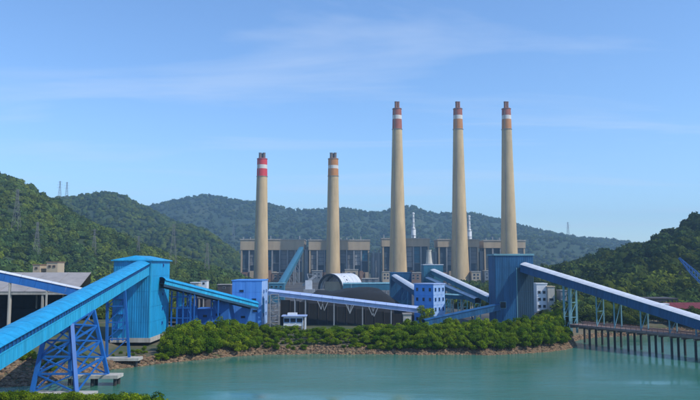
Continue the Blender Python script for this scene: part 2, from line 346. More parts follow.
# forest crowns: a jittered core wrapped in leafy facets
def crown_template(sub, cards, seed, card=0.5):
    r = np.random.default_rng(seed); V, F = ico(sub)
    lob = r.normal(size=(5, 3)); lob /= np.linalg.norm(lob, axis=1)[:, None]
    d = 0.72 + 0.30 * np.max(V @ lob.T, axis=1).clip(0) ** 2 + r.uniform(-.14, .14, len(V))
    V = V * d[:, None]; sh = np.full(len(V), 0.75) + r.uniform(-.15, .15, len(V))
    if cards:
        dirs = r.normal(size=(cards, 3)); dirs[:, 2] = np.abs(dirs[:, 2]) * 0.9 - 0.25; dirs /= np.linalg.norm(dirs, axis=1)[:, None]
        c = dirs * (0.72 + 0.34 * np.max(dirs @ lob.T, axis=1).clip(0) ** 2 + r.uniform(-.05, .15, cards))[:, None]
        nrm = dirs + r.normal(size=(cards, 3)) * 0.55; nrm /= np.linalg.norm(nrm, axis=1)[:, None]
        t = np.cross(nrm, r.normal(size=(cards, 3))); t /= np.linalg.norm(t, axis=1)[:, None]; b_ = np.cross(nrm, t); s = (card * r.uniform(.5, 1.1, cards))[:, None]
        Q = np.stack([c - t * s * .5 - b_ * s * .3, c + t * s * .5 - b_ * s * .35, c + b_ * s * .6], 1).reshape(-1, 3)
        off = len(V); V = np.concatenate([V, Q]); F = np.concatenate([F, np.arange(cards * 3).reshape(-1, 3) + off])
        sh = np.concatenate([sh, np.repeat(r.uniform(.75, 1.45, cards), 3)])
    V = V.copy(); V[:, 2] = V[:, 2] * 0.9 + 0.55
    return V, F, sh
T_near = [crown_template(2, 70, k, 0.5) for k in range(5)]
T_mid = [crown_template(2, 12, 20 + k, 0.55) for k in range(4)]
T_far = [crown_template(1, 10, 40 + k, 0.8) for k in range(4)]
def forest(key, N, smin, smax, T, label, smin_row=0.0, dark=1.0, seed=0):
    grid, xs, nr = HILLS[key]; r = np.random.default_rng(100 + seed); ncol = len(xs)
    D = grid[:, :, 1].mean(1)[:nr + 3]
    j = r.uniform(0, ncol - 1.001, N); i = r.uniform(smin_row * nr, nr + 1.5, N)
    keep = r.uniform(0, 1, N) < (D[i.astype(int)] / D.max()); i, j = i[keep], j[keep]
    i0, j0 = i.astype(int), j.astype(int); a, b_ = (i - i0)[:, None], (j - j0)[:, None]
    P = grid[i0, j0] * (1-a) * (1-b_) + grid[i0+1, j0] * a * (1-b_) + grid[i0, j0+1] * (1-a) * b_ + grid[i0+1, j0+1] * a * b_
    nz1 = np.array([mnoise.noise(Vector((p[0] / 60, p[1] / 60, 9))) for p in P]); nz2 = np.array([mnoise.noise(Vector((p[0] / 22, p[1] / 22, 4))) for p in P])
    keep = (nz1 + 0.4 * nz2) < (0.46 if key == 'near' else 2)
    P, nz1, nz2 = P[keep], nz1[keep], nz2[keep]; n = len(P)
    s = r.uniform(smin, smax, n) * (1 + 0.3 * nz2); S = np.stack([s, s, s * r.uniform(.75, 1.25, n)], 1)
    t = dark * (1.0 + 0.55 * nz1 + r.uniform(-.35, .40, n)).clip(0.3, 2.0)
    yl = (0.5 + 0.9 * nz1 + r.uniform(-.45, .45, n)).clip(0, 1.3)
    tint = np.stack([t * (0.80 + 0.55 * yl), t * (0.92 + 0.22 * yl), t * (1.15 - 0.45 * yl)], 1)
    P[:, 2] -= 0.1 * s
    V, F, Tn = merge_scatter(T, P, S, r.uniform(0, 6.28, n), r.integers(0, len(T), n), tint)
    o = place('forest', np_mesh('forest', V, F, 'forest', Tn, smooth=False), None); tag(o, label, 'forest', kind='stuff'); return o
forest('near', 8500, 3.6, 6.4, T_near, 'dense green forest covering the nearest hill on the left', 0.04, 1.1, seed=1)
forest('mid', 9500, 4.5, 7.5, T_mid, 'hazy green forest on the hill with the rounded top', seed=2)
forest('spur', 2200, 4.5, 8.0, T_mid, 'green forest on the low spur between the left hills', seed=3)
forest('far', 26000, 6.0, 11.0, T_far, 'blue hazy forest covering the far ridge behind the chimneys', 0.0, 0.75, seed=4)
forest('right', 4200, 3.4, 6.4, T_near, 'dark green forest covering the hill on the right', 0.0, 0.68, seed=5)

# ------------------------------------------------------------------ stones along the waterline
T_rock = []
for k in range(5):
    V, F = ico(1); r = np.random.default_rng(60 + k); V = V * r.uniform(.65, 1.15, len(V))[:, None] * np.array([1, 0.8, 0.62]); T_rock.append((V, F, np.ones(len(V))))
def rocks(name, x0, x1, N, omax, smin, smax, label, seed):
    r = np.random.default_rng(seed); P = []
    for _ in range(N):
        x = r.uniform(x0, x1); o = -0.8 + omax(x) * r.uniform(0, 1) ** 1.1; y = shore(x) + o + mnoise.noise(Vector((x * 0.12, 3.3, 0))) * 1.2; P.append((x, y, land_z(x, shore(x) + o) + 0.05))
    P = np.array(P); s = r.uniform(smin, smax, N) * r.uniform(.6, 1.3, N); S = np.stack([s, s, s], 1); t = r.uniform(.55, 1.5, N)
    tint = np.stack([t * r.uniform(.95, 1.15, N), t, t * r.uniform(.8, 1.0, N)], 1)
    V, F, Tn = merge_scatter(T_rock, P, S, r.uniform(0, 6.28, N), r.integers(0, 5, N), tint)
    tag(place(name, np_mesh(name, V, F, 'rocktint', Tn), None), label, 'rocks', kind='stuff')
def tint_mat(name, col, rough):
    m = mat(name, col, rough, 0.35, 0.9, streak=False, bump=0.3); n = m.node_tree.nodes; l = m.node_tree.links; b = n['Principled BSDF']
    src = b.inputs['Base Color'].links[0].from_socket; a = n.new('ShaderNodeVertexColor'); a.layer_name = 'tint'
    mu = n.new('ShaderNodeMix'); mu.data_type = 'RGBA'; mu.blend_type = 'MULTIPLY'; mu.inputs[0].default_value = 1
    l.new(src, mu.inputs[6]); l.new(a.outputs[0], mu.inputs[7]); l.new(mu.outputs[2], b.inputs['Base Color']); return m
M['rocktint'] = tint_mat('shore_rock', (0.17, 0.115, 0.07), 0.9)
rocks('shore_rocks', -66, 88, 6500, lambda x: float(np.interp(x, [-50, -35], [9, 4.6])), 0.35, 0.85, 'tumbled brown rocks along the waterline below the shore trees', 1)
rocks('bank_rocks', -130, -64, 4200, lambda x: float(np.interp(x, [-85, -66], [27, 11])), 0.35, 0.95, 'reddish brown rock bank beneath the big blue conveyor', 2)
rocks('cove_rocks', 84, 165, 2200, lambda x: 3.2, 0.35, 0.8, 'dark rocks on the shore behind the jetty', 3)

yd = MB(); yd.v = [(-96, 318, 4.06), (100, 330, 4.06), (190, 1080, 4.06), (-190, 1080, 4.06)]; yd.f = [(0, 1, 2, 3)]
M['yard'] = ground_mat('coal_dusted_yard', (0.035, 0.035, 0.036), (0.07, 0.066, 0.06), (0.11, 0.10, 0.085), 0.08, 0.03)
tag(yd.build('yard', 'yard'), kind='structure')
def wood(N, x0, x1, d0, d1, label, seed):
    r = np.random.default_rng(seed); D = d0 + (d1 - d0) * r.uniform(0, 1, N) ** 1.3; X = (r.uniform(x0, x1, N) - 350) / 700 * D; s = r.uniform(2.6, 5.2, N)
    P = np.stack([X, D, np.full(N, 3.9)], 1); t = r.uniform(.55, 1.4, N); yl = r.uniform(0, 1, N)
    tint = np.stack([t * (.8 + .5 * yl), t * (.92 + .2 * yl), t * (1.1 - .4 * yl)], 1); S = np.stack([s, s, s * r.uniform(.8, 1.3, N)], 1)
    V, F, Tn = merge_scatter(T_near, P, S, r.uniform(0, 6.28, N), r.integers(0, 5, N), tint)
    tag(place('forest', np_mesh('forest', V, F, 'forest', Tn), None), label, 'forest', kind='stuff')
wood(900, 60, 236, 330, 760, 'low green woodland on the flat land left of the boiler houses', 11)
wood(600, 557, 720, 345, 520, 'low green woodland between the dark blue tower and right hill', 12)
wood(120, 452, 492, 420, 900, 'green thicket between the pale roofed conveyors and dark blue tower', 13)

# ================================================================== BUILDERS
def frame(p0, p1):
    d = (Vector(p1) - Vector(p0)); L = d.length; x = d.normalized(); y = Vector((0, 0, 1)).cross(x).normalized(); z = x.cross(y)
    return Matrix(((x.x, y.x, z.x, p0[0]), (x.y, y.y, z.y, p0[1]), (x.z, y.z, z.z, p0[2]), (0, 0, 0, 1))), L
def ribbed(name, w, h, t, nr, m, depth=0.06):
    """a ribbed metal sheet in local x (width) z (height), outer face towards -y"""
    me = MB(); pts = []
    for k in range(nr):
        a = w * k / nr; st = w / nr; pts += [(a, 0), (a + st * .32, 0), (a + st * .42, -depth), (a + st * .9, -depth)]
    pts.append((w, 0)); n = len(pts)
    for z in (0, h):
        for (x, y) in pts: me.v.append((x, y, z))
    for z in (0, h):
        for x in (0, w): me.v.append((x, t, z))
    for k in range(n - 1): me.f.append((k, k+1, n+k+1, n+k))
    q = 2 * n; me.f += [(q+1, q, q+2, q+3), (0, n, q+2, q), (n-1, q+1, q+3, 2*n-1)]
    return me.mesh(name, m)
def clad(parent, p, u, w, h, nx, nz_, m, name='cladding_panel', gap=0.08, proud=0.1, skip=None, nr=4):
    """grid of ribbed sheets on a wall; p = lower corner (seen from outside, left), u = direction to the right"""
    u = Vector(u).normalized(); nrm = Vector((0, 0, 1)).cross(u) * -1  # outward
    pw, ph = w / nx, h / nz_; me = ribbed(name, pw - gap, ph - gap, 0.05, nr, m); Wi = W[parent.name].inverted()
    for i in range(nx):
        for k in range(nz_):
            if skip and skip(i, k): continue
            o = Vector(p) + u * (i * pw + gap / 2) + Vector((0, 0, k * ph + gap / 2)) + nrm * proud
            L = Matrix(((u.x, -nrm.x, 0, o.x), (u.y, -nrm.y, 0, o.y), (0, 0, 1, o.z), (0, 0, 0, 1)))
            place(name, me, parent, Wi @ L)
def window(parent, c, u, w, h, fm='white', fr=0.14, proud=0.12, sub=True, name='window'):
    """frame ring with a pane set back inside it"""
    u = Vector(u).normalized(); nrm = Vector((0, 0, 1)).cross(u) * -1; c = Vector(c); z = Vector((0, 0, 1))
    mm = Matrix(((u.x, nrm.x, 0, c.x), (u.y, nrm.y, 0, c.y), (0, 0, 1, c.z), (0, 0, 0, 1)))
    a = MB(); a.box(-w/2-fr, -w/2, -.05, proud, -h/2-fr, h/2+fr, mm); a.box(w/2, w/2+fr, -.05, proud, -h/2-fr, h/2+fr, mm)
    a.box(-w/2, w/2, -.05, proud, h/2, h/2+fr, mm); a.box(-w/2, w/2, -.05, proud + .06, -h/2-fr, -h/2, mm)
    o = a.build(name, fm, parent); MB().box(-w/2, w/2, -.04, proud * .45, -h/2, h/2, mm).build('pane', 'glass', o); return o

def gallery(name, p0, p1, width, wall, label, roof_m, wall_m, floor_m='darksteel', bay=6.0, rise=0.9, slot=0.0, supports=(), leg_m='steel_blue', leg_w=0.4, splay=0.0, cat='conveyor', over=0.35, arch=True, leg_z=None, chord_h=.35, chord_m=None):
    """enclosed conveyor bridge: p0,p1 are centre points of the floor underside"""
    Mx, L = frame(p0, p1); o = thing(name, p0, label, cat, mtx=Mx); n = max(1, round(L / bay)); b = L / n; g = 0.07; hw = width / 2
    fl = MB().box(0, b - g, -hw, hw, 0, 0.3).mesh('floor_panel', floor_m)
    # roof: a shallow arched ribbed sheet
    K = 6 if arch else 2; rf = MB(); prof = []
    for k in range(K + 1):
        t = -1 + 2 * k / K; prof.append((t * (hw + over), wall + (rise * (1 - t * t) if arch else rise * (1 - abs(t)))))
    q = [(y, z) for y, z in prof] + [(y, z - 0.1) for y, z in prof[::-1]]
    rf.extrude(q, 0, b - g); rf.extrude([(y, z + 0.045) for y, z in prof] + [(y, z) for y, z in prof[::-1]], b - g - 0.28, b - g)
    rfm = rf.mesh('roof_panel', roof_m)
    wh = wall - slot
    wl_ = MB(); wl_.box(0, b - g, -hw - .06, -hw + .06, 0, wh); wl_.box(0, b - g, -hw - .16, -hw - .06, wh - .22, wh)
    for k in range(3): wl_.box(b * (k + .45) / 3, b * (k + .45) / 3 + .16, -hw - .12, -hw - .06, 0, wh - .22)
    wlm = wl_.mesh('wall_panel', wall_m)
    wr = MB(); wr.v = [(x, -y, z) for x, y, z in wl_.v]; wr.f = [f[::-1] for f in wl_.f]; wrm = wr.mesh('wall_panel', wall_m)
    pm = MB()
    if slot:
        for k in range(3):
            for s in (-1, 1): pm.box(b * (k + .5) / 3, b * (k + .5) / 3 + .18, s * (hw - .12), s * (hw + .02), wh, wall)
        pmm = pm.mesh('slot_post', 'steel_blue'); sl = MB().box(0, b - g, -hw + .25, -hw + .3, wh - .1, wall).mesh('slot_panel', 'deep_blue')
    for i in range(n):
        T = Matrix.Translation((i * b, 0, 0))
        place('floor_panel', fl, o, T); place('roof_panel', rfm, o, T); place('wall_panel', wlm, o, T); place('wall_panel', wrm, o, T)
        if slot: place('slot_post', pmm, o, T); place('slot_panel', sl, o, T); place('slot_panel', sl, o, T @ Matrix.Translation((0, width - .55, 0)))
    # truss chords and belt inside
    c = MB(); c.box(0, L, -hw * .45, hw * .45, 0.9, 1.05); c.build('belt', 'coal', o, world=False)
    c = MB(); c.box(0, L, -hw - .05, -hw + .3, -chord_h, -.003); c.box(0, L, hw - .3, hw + .05, -chord_h, -.003); c.build('truss_chord', chord_m or wall_m, o, world=False)
    for sdef in supports:
        t, kind = sdef[0], sdef[1]; top = Mx @ Vector((t * L, 0, -.35)); side = (Mx.to_3x3() @ Vector((0, 1, 0)))
        gz = sdef[2] if len(sdef) > 2 else (land_z(top.x, top.y) if leg_z is None else leg_z)
        for s in (-1, 1):
            a = top + side * (s * hw * .85); f = Vector((a.x, a.y, gz - .3)) + side * (s * splay)
            MB().beam(f, a, leg_w if kind != 'wide' else leg_w * 1.8).build('support_leg', leg_m, o)
        nb = max(1, int((top.z - gz) / (width * 1.1)))
        for k in range(nb):
            z0, z1 = k / nb, (k + 1) / nb
            def at(s, q): return Vector((0, 0, 0)) + (Vector((top.x, top.y, gz)) + side * (s * (hw * .85 + splay))).lerp(top + side * (s * hw * .85), q)
            MB().beam(at(-1, z0), at(1, z1), leg_w * .5).build('brace', leg_m, o); MB().beam(at(-1, z1), at(1, z1 - .001), leg_w * .55).build('brace', leg_m, o)
    return o, Mx, L

# ================================================================== CHIMNEYS
def chimney(x, ytop, D, base_r, top_r, H, bands, flues, label, flue_m):
    c = Vector((px(x, 265, D).x, D, 4.0)); o = thing('chimney', c, label, 'chimney', 'chimneys of the power station')
    rr = lambda z: base_r + (top_r - base_r) * (z / H) ** 0.82
    zs = [0.0]; z = H; segs = []
    for (h, m) in bands: segs.append((z - h, z, m)); z -= h
    body = [(rr(q), q) for q in np.linspace(-0.5, z, 26).clip(0)]
    # slip-form lifts show as thin rings
    lift = MB().lathe(c, body, 48); lift.build('shaft', 'stack', o, smooth=True)
    ring = 0
    for q in np.arange(12, z - 4, 11.0):
        MB().lathe(c, [(rr(q) - .05, q - .14), (rr(q) + .10, q - .1), (rr(q) + .10, q + .1), (rr(q) - .05, q + .14)], 40, False).build('joint_ring', 'stack', o, smooth=True)
    for (a, b_, m) in segs: MB().lathe(c, [(rr(a) + .04, a), (rr(b_) + .04, b_)], 48).build('painted_band', m, o, smooth=True)
    for zc in (segs[-1][0] - .6, segs[0][1] - 1.0):
        MB().lathe(c, [(rr(zc), zc), (rr(zc) + .8, zc), (rr(zc) + .8, zc + .3), (rr(zc), zc + .3)], 40, False).build('walkway_ring', 'greysteel', o)
    lad = MB(); pr = [(c + Vector((-rr(q) * .55 , -rr(q) * .86, q))) for q in np.linspace(3, H - 4, 14)]
    for a, b_ in zip(pr, pr[1:]): lad.beam(a, b_, .7, .5)
    lad.build('ladder_cage', 'flue', o)
    for (fx, fy, fr, fh) in flues:
        MB().lathe(c + Vector((fx, fy, H)), [(fr, -1), (fr, fh - .6), (fr * 1.12, fh - .6), (fr * 1.12, fh)], 20).build('flue', flue_m, o, smooth=True)
    return o
def stack_at(x, yt, D, **k): pass
def Htop(yt, x, D): return px(x, yt, D).z - 4.0
D1 = 1062; D2 = 1046
hs = Htop(158.5, 261, D1)
fl2 = [(-2.9, -1.5, 2.3, 8.5), (2.9, -1.5, 2.3, 8.5), (0, 3.2, 2.3, 8.0)]
chimney(261, 0, D1, 11.5, 7.6, hs, [(10, 'red'), (6, 'band_white'), (11.5, 'red')], fl2, 'short tan chimney with bright red and white bands, leftmost', 'flue')
chimney(333, 0, D1, 11.5, 7.6, hs, [(11, 'orange'), (5, 'band_white'), (11, 'orange')], fl2, 'short tan chimney with faded orange and white bands', 'flue')
ht = Htop(108.5, 398, D2)
fl1 = [(-1.5, 0, 2.1, 10.5), (1.7, .5, 2.1, 10.5)]
for x, lab in ((398, 'tall tan chimney with rust red bands, left of the three tall ones'), (460, 'tall tan chimney with rust red bands, middle of the three tall ones'), (509.5, 'tall tan chimney behind the dark blue tower, right of the tall three')):
    chimney(x, 0, D2, 14.2, 6.6, ht, [(11, 'rust'), (6, 'band_white'), (15, 'rust' if x < 400 else 'orange')], fl1, lab, 'flue_rust')

# ================================================================== BOILER HOUSES
def boiler_house(x0, x1, ytop, yband, D, label, left_dark, layout):
    a = px(x0, 265, D).x; b = px(x1, 265, D).x; zt = px(350, ytop, D).z; zb = px(350, yband, D).z; w = b - a; dep = 45
    o = thing('boiler_house', ((a + b) / 2, D, 4), label, 'building', 'boiler houses of the power station')
    MB().box(a + 2, b - 2, D + 5, D + dep, 3.5, zb + 1).build('wall', 'recess', o)
    MB().box(a, b, D, D + dep + 2, zb, zt).build('roof_block', 'beige', o)
    MB().box(a - .8, b + .8, D - .8, D + dep + 3, zt, zt + 1.6).build('parapet', 'concrete', o)
    n = layout; st = (w - 4) / n
    for k in range(n + 1):
        xx = a + 2 + st * k; MB().box(xx - 1.1, xx + 1.1, D + .6, D + 3, 3.5, zb - .003).build('column', 'beige' if k in (0, n) else 'greysteel', o)
    for k in range(n):
        x_ = a + 2 + st * k
        if k == 0 and left_dark: mt = 'recess'
        else: mt = ['greypanel', 'greysteel', 'recess', 'greypanel', 'teal'][(k * 3 + int(x0)) % 5]
        zl = 24 + (k * 7 % 5) * 3.0
        for q in range(4):
            h0 = zl + (zb - zl) * q / 4; MB().box(x_ + 1.6, x_ + st - 1.6, D + 3.2 + (q % 2) * .5, D + 4.9, h0 + .25, zl + (zb - zl) * (q + 1) / 4 - .25).build('wall_panel', mt, o)
        MB().box(x_ + 1.3, x_ + st - 1.3, D + 3.05, D + 3.3, zl - .4, zl + .2).build('walkway', 'greysteel', o)
    MB().box(a + 3, b - 3, D - 3, D + .3, 3.5, 19).build('lower_wall', 'brown', o)
    for k in range(int(w / 9)):
        xx = a + 7 + k * 9; h = 5 + (k * 5 % 7)
        if xx < b - 6: MB().box(xx, xx + 5.5, D - 6, D - 3.05, 3.5, 11 + h).build('duct', 'beige' if k % 2 else 'brown', o)
    for k in range(int(w / 11)):
        xx = a + 4 + k * 11 + random.uniform(-2, 2); h = random.choice([2.2, 3.2, 4.5])
        MB().tube((xx, D + 8, zt + 1.5), (xx, D + 8, zt + 1.5 + h), .9, .9, 10).tube((xx, D + 8, zt + 1.5 + h), (xx, D + 8, zt + 2.1 + h), 1.4, .7, 10).build('roof_vent', 'greysteel', o)
    return o
boiler_house(240, 304, 240, 250, 1092, 'beige boiler house behind the red banded chimney', True, 8)
boiler_house(308.5, 370, 240.5, 250, 1092, 'beige boiler house behind the orange banded short chimney', False, 8)
boiler_house(382, 430, 239, 246.5, 1076, 'boiler house behind the left tall chimney', True, 6)
boiler_house(438, 479.5, 240, 247, 1076, 'boiler house behind the middle tall chimney', True, 5)
boiler_house(484, 526, 241, 248, 1076, 'boiler house behind the right tall chimney', True, 5)
def precip(x0, x1, yt, D, label, m):
    a, b = px(x0, 265, D).x, px(x1, 265, D).x; zt = px(350, yt, D).z
    o = thing('precipitator', ((a + b) / 2, D, 4), label, 'building', 'grey blocks between the boiler houses')
    MB().box(a, b, D, D + 30, 3.5, zt).build('casing', m, o); n = max(2, int((b - a) / 6))
    for k in range(n):
        xx = a + (b - a) * (k + .5) / n; MB().box(xx - 1.2, xx + 1.2, D - 1.0, D - .02, 3.5, zt + 1).build('stiffener', 'greysteel', o)
        MB().tube((xx, D + 6, zt - .1), (xx, D + 6, zt + 4 + (k % 3)), 1.2, 1.2, 10).build('insulator_cap', 'greysteel', o)
precip(304.6, 308, 250, 1098, 'grey duct block squeezed between the two short chimneys\' boiler houses', 'teal')
precip(371, 381.5, 253, 1085, 'grey block between orange banded chimney\'s boiler house and the tall ones', 'greypanel')
precip(431, 437.5, 252, 1085, 'grey block between the left and middle tall chimneys', 'greypanel')
precip(480, 483.6, 252, 1085, 'grey block between the middle and right tall chimneys', 'greypanel')
def vent_stack(x, D, yb, yt, label):
    p = px(x, yb, D); t = px(x, yt, D); o = thing('vent_stack', (p.x, D, p.z - 6), label, 'vent stack', 'white vent stacks on the boiler house roofs'); h = t.z - p.z
    MB().lathe((p.x, D, p.z - 6), [(3.6, 0), (3.6, 6 + h * .36), (2.2, 6 + h * .44)], 20).build('drum', 'white', o, smooth=True)
    MB().lathe((p.x, D, p.z), [(1.5, h * .43), (1.5, h * .97)], 14).build('pipe', 'white', o, smooth=True)
    for q in (.12, .38, .62, .82): MB().lathe((p.x, D, p.z), [(1.4, h * q), (4.2 if q < .4 else 2.4, h * q), (4.2 if q < .4 else 2.4, h * q + .5), (1.4, h * q + .5)], 16).build('platform_ring', 'greysteel', o)
    MB().lathe((p.x, D, p.z), [(1.6, h * .95), (2.1, h * .96), (2.1, h), (1.2, h + .8)], 16).build('cap', 'white', o, smooth=True)
    for k in range(3):
        t_ = k * 2.094 + .5; MB().beam((p.x + 3.4 * math.cos(t_), D + 3.4 * math.sin(t_), p.z + h * .4), (p.x + 1.5 * math.cos(t_), D + 1.5 * math.sin(t_), p.z + h * .8), .35).build('stay', 'white', o)
vent_stack(413.5, 1096, 239, 213, 'white vent stack with bulging drum behind the left tall chimney')
vent_stack(469.5, 1096, 240, 216, 'white vent stack half hidden by the middle tall chimney')

def annex(x0, x1, yt, D, m, label):
    a, b = px(x0, 265, D).x, px(x1, 265, D).x; zt = px(350, yt, D).z; o = thing('annex', ((a + b) / 2, D, 4), label, 'building', 'small blocks at the chimney feet')
    MB().box(a, b, D, D + 16, 3.5, zt).build('wall', m, o); MB().box(a - .6, b + .6, D - .6, D + 16.6, zt, zt + 1.0).build('roof', 'concrete', o)
    for q in (.3, .7):
        for zq in (.45, .75): window(o, (a + (b - a) * q, D - .05, 4 + (zt - 4) * zq), (1, 0, 0), (b - a) * .2, 2.2, 'greysteel', .3)
for x0, x1, yt, D, m, lab in ((382.5, 390, 272, 1030, 'beige', 'beige block left of the left tall chimney foot'), (410, 421, 273, 1036, 'brown', 'brown block right of the left tall chimney foot'), (471.5, 480.5, 272, 1030, 'beige', 'beige block right of the middle tall chimney foot'),
        (484.5, 492, 271, 1030, 'greypanel', 'grey block left of the dark blue tower top'), (345, 358, 270, 1036, 'beige', 'beige block right of the orange banded chimney foot'), (312, 322, 271, 1036, 'greypanel', 'grey block left of the orange banded chimney foot'), (272, 284, 273, 1040, 'brown', 'brown block right of the red banded chimney foot'), (362, 378, 279, 960, 'greypanel', 'low grey block between the orange banded and left tall chimneys')):
    annex(x0, x1, yt, D, m, lab)
# coal conveyors climbing to the boiler houses
gallery('conveyor_gallery', px(281, 288, 800), px(301.5, 251, 1078), 6.5, 6, 'teal conveyor climbing steeply beside the red banded chimney', 'teal', 'teal', bay=14, supports=[(.45, 'n'), (.75, 'n')], leg_m='greysteel', leg_w=1.2, leg_z=4)

# ================================================================== LEFT TRANSFER TOWER
fl_ = pz(113, 338.5, 5.2); fr_ = pz(151.5, 339.5, 5.2)
TY = 247.0; tx0 = px(114, 265, TY).x; tx1 = px(151, 265, TY).x
ty1 = TY + (tx1 / px(169.5, 265, 1).x - TY); tz0 = px(151, 338, TY).z; tz1 = px(151, 261, TY).z
o = thing('transfer_tower', ((tx0 + tx1) / 2, TY, 4), 'tall bright blue transfer tower where the big blue conveyor ends', 'tower')
MB().box(tx0, tx1, TY, ty1, tz0, tz1).build('wall', 'tower_blue', o)
clad(o, (tx0, TY, tz0), (1, 0, 0), tx1 - tx0, tz1 - tz0, 4, 5, 'tower_blue')
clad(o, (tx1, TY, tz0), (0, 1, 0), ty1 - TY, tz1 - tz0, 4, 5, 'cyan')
clad(o, (tx0, ty1, tz0), (0, -1, 0), ty1 - TY, tz1 - tz0, 4, 4, 'tower_blue')
MB().box(tx1 - .25, tx1 + .22, TY - .22, TY + .25, tz0, tz1 - .01).build('corner_trim', 'cyan_lt', o)
for k in range(5):
    window(o, (tx1 + .2, TY + (ty1 - TY) * .62, tz0 + 4 + k * 5.3), (0, 1, 0), 1.1, .9, 'steel_blue')
zm = tz1 + 2.0; r0 = MB(); xm = (tx0 + tx1) / 2; e = .9
r0.v = [(tx0 - e, TY - e, tz1), (tx1 + e, TY - e, tz1), (tx1 + e, ty1 + e, tz1), (tx0 - e, ty1 + e, tz1), (xm, TY + 3, zm), (xm, ty1 - 3, zm), (tx0 - e, TY - e, tz1 + .35), (tx1 + e, TY - e, tz1 + .35), (tx1 + e, ty1 + e, tz1 + .35), (tx0 - e, ty1 + e, tz1 + .35)]
r0.f = [(3, 2, 1, 0), (0, 1, 7, 6), (1, 2, 8, 7), (2, 3, 9, 8), (3, 0, 6, 9), (6, 7, 4), (7, 8, 5, 4), (8, 9, 5), (9, 6, 4, 5)]
r0.build('roof', 'cyan', o)
MB().box(tx0 - .4, tx1 + .6, TY - .5, ty1 + .4, 3.2, tz0).build('plinth', 'pale_conc', o)
# steel frame on the front: stair tower with landings on the pile cap side
for k in range(4):
    zz_ = tz0 + 3 + k * 5.2; MB().box(tx0 + .6, tx0 + 4.4, TY - 1.5, TY - .25, zz_, zz_ + .15).build('landing', 'steel_blue', o)
    MB().beam((tx0 + .8, TY - 1.2, zz_ + .1), (tx0 + 4.2, TY - 1.2, zz_ + (5.2 if k < 3 else 3)), .25, .5).build('stair_flight', 'steel_blue', o)
for dx_ in (.6, 4.4): MB().beam((tx0 + dx_, TY - 1.5, 3.8), (tx0 + dx_, TY - 1.5, tz0 + 21), .3).build('stair_post', 'steel_blue', o)

# ================================================================== BIG BLUE CONVEYOR
ga = px(0, 368, 122); gb = px(149, 274, TY - .3)          # lower right edge at both ends
dirv = (gb - ga); sidev = Vector((0, 0, 1)).cross(dirv.normalized()).normalized()
WID = 5.6; WALL = 3.7
pa = ga + sidev * (WID / 2); pb = gb + sidev * (WID / 2)
start = pa - dirv * 0.42
big, GM, GL = gallery('conveyor_gallery', start, pb, WID, WALL, 'big bright blue covered conveyor rising from lower left to the tower', 'cyan', 'cyan_lt', bay=5.5, rise=1.0, slot=1.25, over=.3, supports=[(.12, 'n', 2.0)], leg_w=.55, splay=1.5)
def gpt(D, s=0):
    t = (D - start.y) / (pb.y - start.y); q = start.lerp(pb, t); return q + sidev * (s)
# trestle tower
tr = thing('trestle_tower', (gpt(167).x, 167, 0), 'blue lattice trestle tower carrying the big blue conveyor over the water', 'trestle')
FD = [(157.5, 2.0), (180, 2.6)]
feet = {}; tops = {}
for i, (D, zc) in enumerate(FD):
    for s, xs_ in ((1, [37, 74][i]), (-1, [81, 111][i])):
        f = Vector((px(xs_, 265, D).x, D, zc)); t = gpt(D + (3.5 if i == 0 else -1.5), s * WID * .48); t.z -= .35
        feet[i, s] = f; tops[i, s] = t; MB().beam(f, t, .85, .85).build('leg', 'steel_blue', tr)
def lerp2(k, q): return feet[k].lerp(tops[k], q)
LV = [0.0, .27, .52, .76, 1.0]
faces = [((0, 1), (0, -1)), ((1, 1), (1, -1)), ((0, 1), (1, 1)), ((0, -1), (1, -1))]
for (k1, k2) in faces:
    for a, b_ in zip(LV, LV[1:]):
        MB().beam(lerp2(k1, a), lerp2(k2, b_), .32).build('diagonal_brace', 'steel_blue', tr); MB().beam(lerp2(k2, a), lerp2(k1, b_), .32).build('diagonal_brace', 'steel_blue', tr)
        MB().beam(lerp2(k1, b_ - .003), lerp2(k2, b_ - .003), .42).build('cross_beam', 'steel_blue', tr)
# second bent on the slab nearer the tower
for s in (1, -1):
    f = Vector((gpt(212, s * WID * .6).x + 1.2, 212, 2.6)); t = gpt(212, s * WID * .45); t.z -= .35
    MB().beam(f, t, .7).build('leg', 'steel_blue', tr); feet[2, s] = f; tops[2, s] = t
for a, b_ in zip(LV, LV[1:]):
    MB().beam(lerp2((2, 1), a), lerp2((2, -1), b_), .28).build('diagonal_brace', 'steel_blue', tr); MB().beam(lerp2((2, 1), b_ - .002), lerp2((2, -1), b_ - .002), .36).build('cross_beam', 'steel_blue', tr)
# pile caps
def pile_cap(x0, x1, y, D0, dep, z, label):
    a, b = px(x0, 265, D0).x, px(x1, 265, D0).x; o = thing('pile_cap', ((a + b) / 2, D0 + dep / 2, -2), label, 'pile cap', 'concrete pile caps in the water')
    MB().box(a, b, D0, D0 + dep, z - .8, z).build('slab', 'pale_conc', o)
    for xx in np.linspace(a + .9, b - .9, 3):
        for yy in (D0 + .9, D0 + dep - .9): MB().tube((xx, yy, -3), (xx, yy, z - .8), .45, .45, 12).build('pile', 'pile', o)
pile_cap(34, 95, 388, 155.5, 4.5, 2.0, 'concrete pile cap nearest the viewer under the blue trestle')
pile_cap(69, 121, 373, 177.5, 4.5, 2.6, 'concrete pile cap in the middle of the three under the conveyor')
pile_cap(98, 141, 356, 210, 4.5, 2.6, 'concrete pile cap closest to the bright blue tower')

